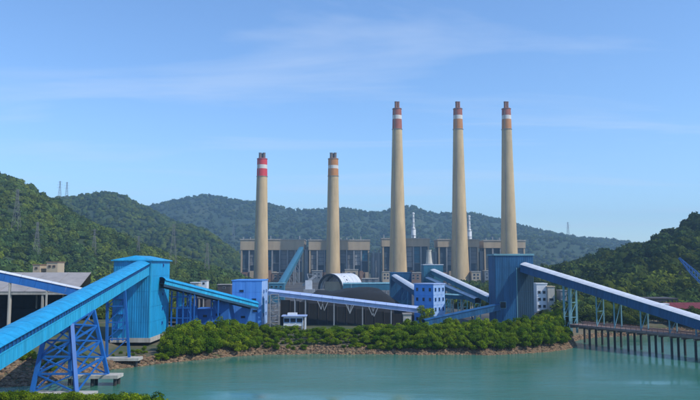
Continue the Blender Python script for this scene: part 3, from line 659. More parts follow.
# ================================================================== SECOND CONVEYOR + BLUE BUILDINGS
gallery('conveyor_gallery', px(160, 284, 257), px(254, 307, 299), 4.6, 1.5, 'cyan covered conveyor running down from tower to the blue building', 'cyan', 'cyan_lt', bay=4.0, rise=1.2, over=.5, chord_h=.9, chord_m='deep_teal', supports=[(.3, 'n'), (.55, 'n')], leg_w=.45)
o = None
def block(name, x0, x1, yt, D, dep, m, label, cat='building', zb=None, roof=None, group=None, win=None, xr=None, cladm=None):
    a, b = px(x0, 265, D).x, px(x1, 265, D).x; zt = px(350, yt, D).z; zb = land_z((a+b)/2, D) - .4 if zb is None else zb
    o = thing(name, ((a + b) / 2, D, zb), label, cat, group)
    MB().box(a, b, D, D + dep, zb, zt).build('wall', m, o)
    MB().box(a - .3, b + .3, D - .3, D + dep + .3, zt, zt + .45).build('roof', roof or m, o)
    return o, a, b, zb, zt
o, a, b, zb, zt = block('switch_house', 232.5, 262, 281, 300, 21, 'sky_blue', 'light blue tall building in front of the red banded chimney')
clad(o, (a, 300, zb + .5), (1, 0, 0), b - a, zt - zb - .5, 3, 4, 'sky_blue', 'wall_panel', .06, .08, nr=1)
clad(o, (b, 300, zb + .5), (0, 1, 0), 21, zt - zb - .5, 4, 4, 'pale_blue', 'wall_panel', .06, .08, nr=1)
for (wx, wy) in ((241.5, 291), (242.5, 299.5), (254, 299.5), (255, 311), (243, 317)): window(o, px(wx, wy, 300 - .1), (1, 0, 0), 1.7, .8, 'blue_wall')
for k in range(3):
    for q in (.3, .7): window(o, (b + .1, 300 + 21 * q, zb + 5 + k * 5), (0, 1, 0), 2.2, 1.2, 'blue_wall')
MB().box(b + .09, b + .25, 302, 308, zb + 6, zb + 12).build('louvre', 'cyan', o)
o, a, b, zb, zt = block('pump_house', 196.5, 213, 310, 284, 12, 'blue_wall', 'low blue building with flat roof under the second conveyor')
window(o, px(205, 316, 283.95), (1, 0, 0), 1.6, .9, 'steel_blue')
o, a, b, zb, zt = block('pump_house', 213.5, 229.5, 302, 286, 14, 'blue_wall', 'taller blue building beside the low one under the second conveyor')
window(o, px(218, 314.5, 285.95), (1, 0, 0), 1.8, 1.0, 'steel_blue')
# open blue frame under the conveyor next to the tower
o = thing('steel_frame', (px(182, 265, 272).x, 272, 4), 'open blue steel frame with cyan panel beside the bright blue tower', 'frame')
for xx in (172.5, 178, 184, 191.5):
    for D in (268, 278): MB().beam((px(xx, 265, 268).x, D, 3.5), (px(xx, 265, 268).x, D, px(xx, 291, 268).z), .5).build('post', 'steel_blue', o)
for yy in (297, 308, 318):
    for D in (268, 278): MB().beam((px(171, 265, 268).x, D, px(180, yy, 268).z), (px(192.5, 265, 268).x, D, px(180, yy, 268).z), .35).build('cross_beam', 'steel_blue', o)
MB().box(px(171, 265, 268).x, px(192.5, 265, 268).x, 278.4, 278.7, 3.5, px(180, 307, 278).z).build('back_panel', 'blue_wall', o)
MB().box(px(179.3, 265, 268).x, px(182.8, 265, 268).x, 267.9, 268.1, px(180, 306, 268).z, px(180, 293, 268).z).build('cyan_panel', 'cyan', o)
o, a, b, zb, zt = block('store_shed', 193, 207, 299, 300, 10, 'umber', 'dark brown open shed seen under the second conveyor')
for q in (.2, .5, .8): MB().box(a + (b - a) * q - .2, a + (b - a) * q + .2, 299.6, 299.95, zb, zt).build('post', 'pale_conc', o)

# ================================================================== COAL SHED ON THE LEFT
E = 262.0; Rg = 292.0; xe = px(77, 265, E).x; xr_ = px(91.5, 265, Rg).x; ze = px(60, 292, E).z; zr = px(60, 273, Rg).z
o = thing('coal_shed', (-150, E, 5), 'long open coal shed with weathered grey roof at far left', 'shed')
n = 14; xl = -235.0; xq = px(91, 265, 322).x
for k in range(n):
    a0 = xl + (xe - xl) * k / n; a1 = xl + (xe - xl) * (k + 1) / n - .08; c0 = xl + (xr_ - xl) * k / n; c1 = xl + (xr_ - xl) * (k + 1) / n - .08; e0 = xl + (xq - xl) * k / n; e1 = xl + (xq - xl) * (k + 1) / n - .08
    m = MB(); m.quadbox([(a0, E, ze), (a1, E, ze), (c1, Rg, zr), (c0, Rg, zr), (a0, E, ze + .25), (a1, E, ze + .25), (c1, Rg, zr + .25), (c0, Rg, zr + .25)])
    m.beam((a1 - .1, E, ze + .32), (c1 - .1, Rg, zr + .32), .25, .12)
    m.build('roof_panel', 'grey_roof', o)
    m = MB(); m.quadbox([(c0, Rg, zr - .3), (c1, Rg, zr - .3), (e1, 322, ze), (e0, 322, ze), (c0, Rg, zr), (c1, Rg, zr), (e1, 322, ze + .3), (e0, 322, ze + .3)]); m.build('roof_panel', 'grey_roof', o)
for k in range(7):
    xx = xe - .6 - k * 12; MB().box(xx - .35, xx + .35, E + .3, E + 1, 4.5, ze).build('column', 'pale_conc', o)
    MB().box(xx - 16.3, xx - 15.7, 320.5, 321, 4.5, ze).build('column', 'pale_conc', o)
MB().box(xl, xq - .5, 321.2, 321.6, 3.5, ze).build('rear_wall', 'darksteel', o)
MB().box(xl, xe, E + .1, E + .3, ze - 1.0, ze - .003).build('eave_beam', 'pale_conc', o)
def coal(x0, x1, y0, y1, h, label, seed):
    nx_, ny_ = 46, 16; V = []; 
    for i in range(ny_):
        for j in range(nx_):
            u, v = j / (nx_ - 1), i / (ny_ - 1); e = min(1, min(u, 1 - u) * (x1 - x0) / (h * 1.4)); f = min(1, min(v, 1 - v) * (y1 - y0) / (h * 1.35))
            x, y = x0 + (x1 - x0) * u, y0 + (y1 - y0) * v
            z = 3.6 + h * min(e, f) * (0.9 + .25 * mnoise.noise(Vector((x / 18, y / 18, seed)))) + mnoise.noise(Vector((x / 3, y / 3, seed))) * .35 * min(e, f); V.append((x, y, z))
    F = [(i * nx_ + j, i * nx_ + j + 1, (i + 1) * nx_ + j + 1, (i + 1) * nx_ + j) for i in range(ny_ - 1) for j in range(nx_ - 1)]
    me = bpy.data.meshes.new('coal_pile'); me.from_pydata(V, [], F); me.materials.append(M['coal']); me.polygons.foreach_set('use_smooth', [True] * len(F))
    return tag(place('coal_pile', me, None), label, 'coal pile')
coal(-225, xe - 16, 268, 318, 9, 'black coal pile inside the open coal shed', 1)
gallery('conveyor_gallery', px(-60, 267, 236), px(108, 302, 256), 3.6, 2.5, 'blue sided conveyor with white roof crossing before the coal shed', 'white_roof', 'steel_blue', bay=5, rise=.6, supports=[(.1, 'n'), (.4, 'n'), (.62, 'n')], leg_m='pale_conc', leg_w=.5)
o, a, b, zb, zt = block('silo_house', 33, 40, 265, 372, 8, 'beige', 'narrow tan block above the coal shed roof', roof='brown')
window(o, ((a + b) / 2, 371.9, zt - 1.6), (1, 0, 0), 1.2, .8, 'brown')
o, a, b, zb, zt = block('silo_house', 46.5, 57.5, 262.5, 372, 9, 'beige', 'wider tan block above the coal shed roof', roof='brown')
for q in (.3, .7): window(o, (a + (b - a) * q, 371.9, zt - 2), (1, 0, 0), 1.2, .9, 'brown')

# ================================================================== CENTRAL COAL YARD
lg, LM, LL = gallery('conveyor_gallery', px(268.5, 294, 303), px(418, 311.5, 303), 5.0, 1.4, 'long pale blue roofed conveyor sloping down across the coal yard', 'lav_roof', 'lav_roof', bay=4.5, rise=.9, over=.6,
        supports=[(.18, 'n'), (.25, 'n'), (.44, 'n'), (.63, 'n'), (.82, 'n')], leg_m='greysteel', leg_w=.42)
for t in (.33, .40, .52, .57, .67, .73):
    p = LM @ Vector((t * LL, -2.4, -.3)); MB().beam(p, p + Vector((1.6 if t in (.33, .52, .67) else -1.6, 0, -3.6)), .34).build('brace', 'greysteel', lg)
    MB().beam(p + Vector((1.6 if t in (.33, .52, .67) else -1.6, 0, -3.6)), p + Vector((2.4 if t in (.33, .52, .67) else -2.4, 0, .0)), .26).build('brace', 'greysteel', lg)
coal(px(272, 265, 325).x, px(420, 265, 325).x + 3, 318, 430, 13.5, 'black coal pile behind the long pale blue roofed conveyor', 2)
# dark wind screen under the conveyor
o = thing('wind_screen', (px(345, 265, 310).x, 310, 4), 'black wind screen panels below the long pale blue roofed conveyor', 'screen')
a, b = px(281, 265, 310).x, px(412, 265, 310).x; n = 14
for k in range(n):
    x0 = a + (b - a) * k / n; q = (k + .5) / n
    MB().box(x0 + .05, x0 + (b - a) / n - .05, 310, 310.15, 3.5, 15.0 - 7.0 * q).build('screen_panel', 'darksteel', o); MB().box(x0 - .12, x0 + .12, 309.8, 309.99, 3.5, 15.4 - 7.0 * q).build('post', 'umber', o)
# stair tower
o = thing('stair_tower', (px(275.5, 265, 301).x, 301, 4), 'grey open steel stair tower beside the light blue building', 'stair tower')
a, b = px(271.3, 265, 299).x, px(279.3, 265, 299).x; zt = px(275, 294, 299).z
for xx in (a, b):
    for D in (297, 301.5): MB().beam((xx, D, 3.5), (xx, D, zt), .32).build('post', 'greysteel', o)
nl = 6
for k in range(nl):
    z0 = 4 + (zt - 4) * k / nl; z1 = 4 + (zt - 4) * (k + 1) / nl
    MB().box(a, b, 297.2, 301.3, z1 - .18, z1).build('landing', 'greysteel', o); s = k % 2
    MB().beam((a if s else b, 297.6, z0), (b if s else a, 297.6, z1 - .2), .9, .3).build('stair_flight', 'greysteel', o)
    MB().beam((a, 297, z0 + 1.1), (b, 297, z0 + 1.1), .12).build('handrail', 'greysteel', o)
# white booth
bx0, bx1 = px(284, 265, 288).x, px(303, 265, 288).x; zt = px(290, 316.5, 288).z; zf = px(290, 326, 288).z
o = thing('control_booth', ((bx0 + bx1) / 2, 288, 4), 'white control booth with blue window band in front of coal yard', 'booth')
MB().box(bx0, bx1, 288, 293, zf, zt).build('wall', 'white', o); MB().box(bx0 - .8, bx1 + 1.6, 287.2, 293.8, zt, zt + .4).build('roof', 'lav_roof', o)
MB().box(bx0 + 1.5, bx1 - 2.5, 289, 292.5, zt + .4, zt + 1.3).build('roof_box', 'white', o)
for k in range(3): window(o, (bx0 + (bx1 - bx0) * (k + .5) / 3, 287.97, zf + (zt - zf) * .6), (1, 0, 0), (bx1 - bx0) / 3 - .5, 1.5, 'blue_wall', .1)
for xx in (bx0 + .2, bx1 - .2): MB().box(xx - .2, xx + .2, 288.1, 288.5, 3.5, zf).build('leg', 'white', o); MB().box(xx - .2, xx + .2, 292.4, 292.8, 3.5, zf).build('leg', 'white', o)
MB().box(bx1 + .8, bx1 + 1.5, 287.4, 288, 3.5, zt).build('post', 'white', o)
# vaulted shed
o = thing('vaulted_shed', (px(335, 265, 700).x, 700, 4), 'white barrel roofed shed with dark arches behind the coal pile', 'shed')
cx = px(331, 265, 700).x; rad = 13.5; ax = Vector((.47, .883, 0)); aside = Vector((.883, -.47, 0)); zc = 6.0; hgt = px(331, 274, 700).z - zc
cen = Vector((cx, 700, zc)); NB = 5; NA = 12; Ln = 42
for k in range(NB):
    for q in range(NA):
        t0, t1 = math.pi * q / NA, math.pi * (q + 1) / NA; c8 = []
        for rr in (1.0, 1.03):
            for (d, t) in ((k, t0), (k + .96, t0), (k + .96, t1), (k, t1)): c8.append(cen + ax * (d * Ln / NB) + aside * (math.cos(t) * rad * rr) + Vector((0, 0, math.sin(t) * hgt * rr)))
        MB().quadbox(c8).build('roof_panel', 'white_roof', o)
for d in (-1.0, Ln * .3):
    m = MB()
    for q in range(16):
        t0, t1 = math.pi * q / 16, math.pi * (q + 1) / 16
        m.beam(cen + ax * d + aside * (math.cos(t0) * rad * .97) + Vector((0, 0, math.sin(t0) * hgt * .97)), cen + ax * d + aside * (math.cos(t1) * rad * .97) + Vector((0, 0, math.sin(t1) * hgt * .97)), 2.2, 1.6)
    m.build('arch_rib', 'darksteel', o)
m = MB()
p1 = cen + ax * 4 - aside * rad * .7; p2 = cen + ax * 4 + aside * rad * .7
m.quadbox([p1 - Vector((0, 0, 3)), p2 - Vector((0, 0, 3)), p2 - Vector((0, 0, 3)) + ax, p1 - Vector((0, 0, 3)) + ax, p1 + Vector((0, 0, hgt * .5)), p2 + Vector((0, 0, hgt * .5)), p2 + Vector((0, 0, hgt * .5)) + ax, p1 + Vector((0, 0, hgt * .5)) + ax]).build('end_wall', 'beige', o)
# grey machine left of the shed
o = thing('reclaimer', (px(309, 265, 640).x, 640, 4), 'grey coal reclaimer machine left of the barrel roofed shed', 'machine')
rc = px(309, 290, 640); 
MB().box(rc.x - 5, rc.x + 5, 640, 648, 3.8, 8).build('undercarriage', 'greysteel', o); MB().beam(rc + Vector((-6, 4, 4)), rc + Vector((6, 4, 13)), 3, 2.2).build('boom', 'greysteel', o)
MB().box(rc.x - 3.5, rc.x + 2.5, 641, 647, 8, 16).build('machine_house', 'white_roof', o); MB().beam((rc.x, 644, 16), (rc.x - 2, 644, 22), .8).build('mast', 'greysteel', o)
MB().beam((rc.x - 2, 644, 21.8), rc + Vector((6, 4, 13.6)), .4).build('tie_rod', 'greysteel', o)
# teal structures
o, a, b, zb, zt = block('pump_house', 269, 284, 283.5, 480, 10, 'teal', 'low teal building behind the start of the long pale conveyor', roof='teal_lt')
for q in (.2, .5, .8): window(o, (a + (b - a) * q, 479.95, zt - 2.2), (1, 0, 0), 1.6, 1.2, 'teal_lt')
for x0, x1, yt, D, m, rm, lab in ((191, 199, 283, 420, 'pale_conc', 'white_roof', 'tiny pale house above the second conveyor, left of its twin'), (218, 231, 285, 400, 'umber', 'grey_roof', 'dark low house left of the light blue tall building'), (201, 207, 281, 450, 'white', 'grey_roof', 'tiny white house above the second conveyor')):
    o, a, b, zb, zt = block('house', x0, x1, yt, D, 7, m, lab, roof=rm, cat='house'); window(o, ((a + b) / 2, D - .04, zt - 1.5), (1, 0, 0), 1.2, 1.0, 'greysteel')
gallery('conveyor_gallery', px(343, 290, 520), px(394, 289.5, 520), 5, 4.5, 'level teal conveyor behind the coal pile', 'teal_lt', 'teal', bay=6, supports=[(.15, 'n'), (.5, 'n'), (.85, 'n')], leg_m='greysteel', leg_w=.6)
o, a, b, zb, zt = block('transfer_tower', 390.5, 411.5, 273, 440, 12, 'teal', 'teal transfer tower in front of the left tall chimney', 'tower', roof='deep_blue')
clad(o, (a, 440, 8), (1, 0, 0), b - a, zt - 8, 4, 4, 'deep_blue', 'wall_panel')
gallery('conveyor_gallery', px(395, 279.5, 439), px(418, 295, 322), 3.6, 2.4, 'short pale roofed conveyor dropping beside the light blue house', 'white_roof', 'deep_blue', bay=8, supports=[(.5, 'n')], leg_m='deep_blue')
o, a, b, zb, zt = block('transfer_tower', 423.5, 443, 265, 430, 13, 'teal', 'teal transfer tower with white roof edge behind the light blue house', 'tower', roof='white_roof')
clad(o, (a, 430, 8), (1, 0, 0), b - a, zt - 8, 4, 5, 'teal', 'wall_panel')
vt = Vector(((a * .7 + b * .3) + .5, 436, zt + .45)); o2 = thing('roof_cowl', vt, 'white tapered cowl on the roof of the teal transfer tower', 'vent')
MB().lathe(vt, [(2.1, 0), (1.9, 2), (1.35, 8.2), (1.6, 8.3), (1.6, 8.9)], 16).build('cone', 'pale_conc', o2, smooth=True); MB().lathe(vt, [(2.4, 0), (2.4, .5)], 16).build('base_ring', 'greysteel', o2)
gallery('conveyor_gallery', px(433.5, 273.5, 429.5), px(492, 302, 320), 3.4, 2.2, 'upper pale roofed conveyor falling right from the teal tower', 'white_roof', 'teal', bay=6, rise=.7, supports=[(.35, 'n'), (.6, 'n'), (.8, 'n')], leg_m='teal', leg_w=.5)
gallery('conveyor_gallery', px(428, 281, 429.5), px(478, 303, 335), 3.0, 2.0, 'lower pale roofed conveyor falling right below its twin', 'white_roof', 'teal', bay=6, rise=.6, supports=[(.45, 'n'), (.7, 'n')], leg_m='teal', leg_w=.45)
gallery('conveyor_gallery', px(446, 297.5, 360), px(478, 299.5, 352), 4.2, 1.6, 'flat pale teal conveyor right of the light blue house', 'teal_lt', 'teal', bay=4, rise=.5, supports=[(.2, 'n'), (.5, 'n'), (.8, 'n')], leg_m='pale_conc', leg_w=.4)
gallery('conveyor_gallery', px(424, 325, 291), px(499, 309, 301), 3.4, 2.1, 'low dark blue conveyor rising to the dark blue tower', 'navy_side', 'deep_blue', bay=4.5, rise=.4, supports=[(.3, 'n'), (.65, 'n')], leg_m='deep_blue', leg_w=.4)
# light blue house, turned so that two faces show
HB = px(433, 265, 309); hz = px(433, 284.5, 309).z; ang = R(-40); u1 = Vector((math.cos(R(24)), -math.sin(R(24)), 0)); u2 = Vector((math.cos(R(55)) * 1.0, math.sin(R(55)), 0)); u2 = Vector((math.sin(R(24)), math.cos(R(24)), 0))
u1 = Vector((math.cos(R(40)), -math.sin(R(40)), 0)); u2 = Vector((math.sin(R(40)), math.cos(R(40)), 0))
w1, w2 = 10.2, 9.2; base = Vector((HB.x, 309, 3.6)); Hm = Matrix(((u1.x, u2.x, 0, base.x), (u1.y, u2.y, 0, base.y), (0, 0, 1, base.z), (0, 0, 0, 1)))
o = thing('light_blue_house', base, 'light blue four storey house with square windows, two faces showing', 'building')
hh = hz - 3.6
MB().box(-w1, 0, 0, w2, 0, hh, Hm).build('wall', 'house_blue', o); MB().box(-w1 - .35, .35, -.35, w2 + .35, hh, hh + .4, Hm).build('roof', 'lav_roof', o)
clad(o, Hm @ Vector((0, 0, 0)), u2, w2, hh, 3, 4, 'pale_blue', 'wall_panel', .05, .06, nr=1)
for f in range(4):
    zc_ = 3.6 + hh * (f + .62) / 4.15
    for q in range(3):
        c = Hm @ Vector((-w1 + w1 * (q + .5) / 3, -.02, 0)); window(o, (c.x, c.y, zc_), u1, 1.15, 1.5, 'house_blue', .12, .1)
        c = Hm @ Vector((.1, w2 * (q + .5) / 3, 0)); window(o, (c.x, c.y, zc_), u2, 1.05, 1.5, 'house_blue', .12, .1)
    MB().box(-w1 - .08, .08, -.1, w2 + .08, hh * f / 4.15 + .05, hh * f / 4.15 + .25, Hm).build('string_course', 'sky_blue', o)
# white van-like low things at the end of the coal yard
o, a, b, zb, zt = block('gate_hut', 403, 411, 314.5, 296, 4, 'pale_conc', 'small pale hut with dark opening under the conveyor end', roof='grey_roof')
window(o, ((a + b) / 2, 295.97, (zb + zt) / 2 + .8), (1, 0, 0), 1.5, 1.0, 'white')

# ================================================================== DARK BLUE TOWER AND THE JETTY CONVEYOR
TD = 300.0; a, b = px(495, 265, TD).x, px(533, 265, TD).x; zt = px(514, 255.5, TD).z; zb = 3.6; dp = 14
o = thing('transfer_tower', ((a + b) / 2, TD, zb), 'tall dark blue transfer tower above the shore trees on the right', 'tower')
MB().box(a, b, TD, TD + dp, zb, zt).build('wall', 'deep_blue', o)
sp_ = .56; xm = a + (b - a) * sp_
clad(o, (a, TD, zb), (1, 0, 0), xm - a, zt - zb, 3, 6, 'deep_blue')
clad(o, (xm, TD, zb + (zt - zb) * .84), (1, 0, 0), b - xm, (zt - zb) * .16, 2, 1, 'deep_blue')
clad(o, (xm, TD, zb), (1, 0, 0), b - xm, (zt - zb) * .83, 2, 5, 'deep_teal', 'dark_panel')  # right bay below the gallery clad in darker teal ribbed sheets
clad(o, (a, TD + dp, zb), (0, -1, 0), dp, zt - zb, 3, 5, 'deep_blue')
clad(o, (b, TD, zb), (0, 1, 0), dp, zt - zb, 3, 5, 'deep_blue')
MB().box(a - .5, b + .5, TD - .5, TD + dp + .5, zt, zt + .7).build('roof', 'teal_lt', o)
MB().box(xm - .15, xm + .15, TD - .35, TD - .19, zb, zb + (zt - zb) * .83).build('downpipe', 'teal_lt', o)
window(o, px(503, 305, TD - .15), (1, 0, 0), 2.4, 2.6, 'teal_lt')
p0 = px(524, 271, TD - .3); p1 = px(700, 327.5, 228)
pend = p0.lerp(p1, 1.14)
def jsup(ts): return [(t / 1.14, k, gz) for t, k, gz in ts]
jc, JM, JL = gallery('conveyor_gallery', p0, pend, 4.4, 2.9, 'long white roofed conveyor sloping from dark blue tower to the jetty', 'white_roof', 'navy_side', bay=4.2, rise=.9, over=.5,
   supports=jsup([(.30, 'wide', 4.0), (.335, 'wide', 4.0), (.50, 'n', 7.4), (.60, 'n', 7.4), (.74, 'n', 7.4), (.88, 'n', 7.4), (1.0, 'n', 7.4)]), leg_m='teal_lt', leg_w=.38)
d2 = Vector((p1.x - p0.x, p1.y - p0.y, 0)).normalized()
gallery('conveyor_gallery', pend, pend + d2 * 45, 4.4, 2.9, 'level end of the white roofed conveyor out on the jetty', 'white_roof', 'navy_side', bay=4.2, rise=.9, over=.5, supports=[(.4, 'n', 7.4), (.8, 'n', 7.4)], leg_m='teal_lt', leg_w=.38)
# jetty
j0 = p0.lerp(p1, .36); j0.z = 7.4; j1 = Vector((pend.x, pend.y, 7.4)) + d2 * 50
JMx, JLn = frame(j0, j1); o = thing('jetty', (j0.x, j0.y, 0), 'reddish brown jetty deck on many dark piles at right', 'jetty')
o.matrix_world = JMx; W[o.name] = JMx
nb = 26; st = JLn / nb; dk = MB().box(0, st - .08, -4.2, 4.2, -.7, 0).mesh('deck_slab', 'deckred'); pk = MB().box(0, .5, -4.0, 4.0, -1.4, -.703).mesh('pile_cross_head', 'deckred')
rl = MB().box(0, st, -4.15, -4.05, 1.0, 1.08).box(0, st, -4.15, -4.05, .5, .56).box(0, .1, -4.16, -4.04, 0, 1.0).box(st / 2, st / 2 + .1, -4.16, -4.04, 0, 1.0)
rlm = rl.mesh('handrail', 'flue_rust'); r2_ = MB(); r2_.v = [(x, -y, z) for x, y, z in rl.v]; r2_.f = [f[::-1] for f in rl.f]; r2m = r2_.mesh('handrail', 'flue_rust')
pl = MB().tube((0, 0, -10.5), (0, 0, -1.4), .42, .42, 10).mesh('pile', 'pile', smooth=True)
for k in range(nb):
    T = Matrix.Translation((k * st, 0, 0)); place('deck_slab', dk, o, T); place('handrail', rlm, o, T); place('handrail', r2m, o, T); place('pile_cross_head', pk, o, T)
    for yy in (-3.3, 0, 3.3):
        if (k > 1 or yy > 0) and k % 2 == 0: place('pile', pl, o, Matrix.Translation((k * st + .25, yy, 0)))
MB().beam((0, 2.8, .55), (JLn, 2.8, .55), .5).beam((0, 2.0, .45), (JLn, 2.0, .45), .35).build('pipe_run', 'deckred', o, world=False)
# things behind the jetty
o, a, b, zb, zt = block('warehouse', 628, 676, 299, 352, 14, 'umber', 'low dark warehouse behind the jetty conveyor', roof='umber')
for k in range(6): MB().box(a + 2 + k * 3.7, a + 4.6 + k * 3.7, 351.8, 351.98, zb + .5, zb + 4.5).build('door', 'greypanel' if k % 3 else 'recess', o)
a, b = px(668, 265, 335).x, px(742, 265, 335).x; zt = px(690, 303.5, 335).z; ze_ = px(690, 309, 335).z
o = thing('red_shed', ((a + b) / 2, 335, 4), 'long dark red roofed shed at the right edge behind conveyor', 'shed')
MB().box(a, b, 335, 347, 3.6, ze_).build('wall', 'redroof', o)
for k in range(8):
    x0 = a - .4 + (b - a + .8) * k / 8; x1 = x0 + (b - a + .8) / 8 - .08
    MB().quadbox([(x0, 334.4, ze_), (x1, 334.4, ze_), (x1, 341, zt), (x0, 341, zt), (x0, 334.4, ze_ + .2), (x1, 334.4, ze_ + .2), (x1, 341, zt + .2), (x0, 341, zt + .2)]).build('roof_panel', 'redroof', o)
    MB().quadbox([(x0, 341, zt - .2), (x1, 341, zt - .2), (x1, 347.6, ze_ - .2), (x0, 347.6, ze_ - .2), (x0, 341, zt), (x1, 341, zt), (x1, 347.6, ze_), (x0, 347.6, ze_)]).build('roof_panel', 'redroof', o)
o, a, b, zb, zt = block('hut', 660, 667, 304.5, 333, 4, 'white', 'tiny white hut left of the dark red shed', roof='white')
# white buildings behind dark blue tower
o, a, b, zb, zt = block('tank_house', 536, 546.5, 284, 385, 8, 'white', 'white block with dark windows right of the dark blue tower')
for f in range(3):
    for q in (.25, .7): window(o, (a + (b - a) * q, 384.96, zb + 4 + f * 3.8), (1, 0, 0), 1.3, 1.4, 'greysteel')
o, a, b, zb, zt = block('tank_house', 547, 554, 287, 383, 8, 'pale_conc', 'cream block beside the white block right of dark tower', roof='beige')
for f in range(2): window(o, ((a + b) / 2, 382.96, zb + 4 + f * 3.8), (1, 0, 0), 2.0, 1.2, 'greysteel')
o, a, b, zb, zt = block('tank_house', 560, 566, 291, 380, 8, 'greypanel', 'grey block half hidden behind the jetty conveyor legs')
window(o, ((a + b) / 2, 379.96, zt - 3), (1, 0, 0), 2.0, 1.2, 'greysteel')
# crane at right edge
tip = px(679, 258, 300); foot = px(738, 317, 300); o = thing('boom_crane', (foot.x, 300, 2), 'blue lattice crane boom reaching up at the right edge', 'crane')
dv = (foot - tip).normalized(); nv = Vector((0, 1, 0)); uv = dv.cross(nv).normalized(); Lb = (foot - tip).length
def bp_(t, i): 
    wd = .25 + .75 * min(1, t / Lb * 4) * (1 if t < Lb - 3 else .6); return tip + dv * t + uv * (wd * (1 if i in (0, 1) else -1)) + nv * (wd * (1 if i in (0, 2) else -1))
for i in range(4):
    m = MB(); q = np.linspace(0, Lb, 9)
    for t0, t1 in zip(q, q[1:]): m.beam(bp_(t0, i), bp_(t1, i), .24)
    m.build('boom_chord', 'crane', o)
nl = 22
for k in range(nl):
    t0, t1 = Lb * k / nl, Lb * (k + 1) / nl; m = MB()
    for (i, j) in ((0, 1), (2, 3), (0, 2), (1, 3)): m.beam(bp_(t0, i), bp_(t1, j), .13)
    m.build('boom_lacing', 'crane', o)
fz = land_z(foot.x, 300) if land_z(foot.x, 300) > 0 else 0
MB().box(foot.x - 2.5, foot.x + 4, 297.5, 302.5, foot.z - 3.2, foot.z + .6).build('machine_house', 'crane', o); MB().box(foot.x - 3.9, foot.x - 2.53, 297.7, 299.2, foot.z - 2.6, foot.z + .2).build('cabin', 'glass', o)
MB().box(foot.x - 4, foot.x + 4, 297, 298.4, -2, foot.z - 3.2).build('crawler_track', 'darksteel', o); MB().box(foot.x - 4, foot.x + 4, 301.6, 303, -2, foot.z - 3.2).build('crawler_track', 'darksteel', o)
MB().beam((foot.x + 3, 300, foot.z + .5), (foot.x + 4, 300, foot.z + 9), .4).beam((foot.x + 4, 300, foot.z + 9), tip, .14).build('tie_rope', 'darksteel', o)
MB().tube(tip + dv * .3, tip + dv * .3 - Vector((0, 0, 6)), .07, .07, 6).box(tip.x - .3, tip.x + .5, 299.6, 300.4, tip.z - 7, tip.z - 6).build('hook', 'darksteel', o)

# ================================================================== PYLONS
def pylon(key, x, yf, yt, label, slim=False):
    grid, xs, nr = HILLS[key]; j = int(np.argmin(abs(xs - x))); best = min(range(nr), key=lambda i: abs(proj(grid[i, j])[1] - yf))
    p = Vector(grid[best, j]); p = Vector((px(x, 265, p.y).x, p.y, p.z - 1.0)); h = px(x, yt, p.y).z - p.z; h = max(h, 18)
    o = thing('power_pylon', p, label, 'pylon', 'lattice pylons on the hills'); bw = h * .085; tw = h * .02; th = max(.2, p.y / 6000)
    def cpt(i, q): s = [(-1, -1), (1, -1), (1, 1), (-1, 1)][i]; w_ = bw + (tw - bw) * min(1, q * 1.25); return p + Vector((s[0] * w_, s[1] * w_, h * q))
    for i in range(4): MB().beam(cpt(i, 0), cpt(i, .8), th).beam(cpt(i, .8), cpt(i, 1), th).build('leg', 'pylon', o)
    qs = [0, .17, .32, .45, .56, .66, .75, .83, .91, 1]
    for i in range(4):
        m = MB()
        for a, b_ in zip(qs, qs[1:]): m.beam(cpt(i, a), cpt((i + 1) % 4, b_), th * .55); m.beam(cpt((i + 1) % 4, a), cpt(i, b_), th * .55)
        m.build('lattice_bracing', 'pylon', o)
    for q in (.66, .8, .94):
        al = h * (.15 if q < .9 else .11); MB().beam(p + Vector((-al, 0, h * q)), p + Vector((al, 0, h * q)), th * .9).beam(p + Vector((-al, 0, h * q)), p + Vector((0, 0, h * (q + .05))), th * .5).beam(p + Vector((al, 0, h * q)), p + Vector((0, 0, h * (q + .05))), th * .5).build('cross_arm', 'pylon', o)
for key, x, yf, yt, lab in (('near', 14.5, 232, 189, 'lattice pylon highest on the nearest left hill'), ('near', 36, 259, 222, 'lattice pylon on left hill above the tan blocks'), ('mid', 57, 200, 181, 'left one of the two small pylons on the ridge'), ('mid', 64, 200, 182, 'right one of the two small pylons on the ridge'),
        ('near', 93.5, 256, 229, 'lattice pylon left of the bright blue tower'), ('near', 138, 258, 236, 'lattice pylon behind the bright blue tower roof'), ('near', 173, 270, 224, 'tall lattice pylon just right of the bright blue tower'), ('near', 207, 276, 243, 'lattice pylon above the second conveyor'), ('far', 233, 240, 222, 'faint distant pylon left of the red banded chimney'), ('far', 569, 238, 222, 'thin mast on the far ridge right of all chimneys')):
    pylon(key, x, yf, yt, lab)

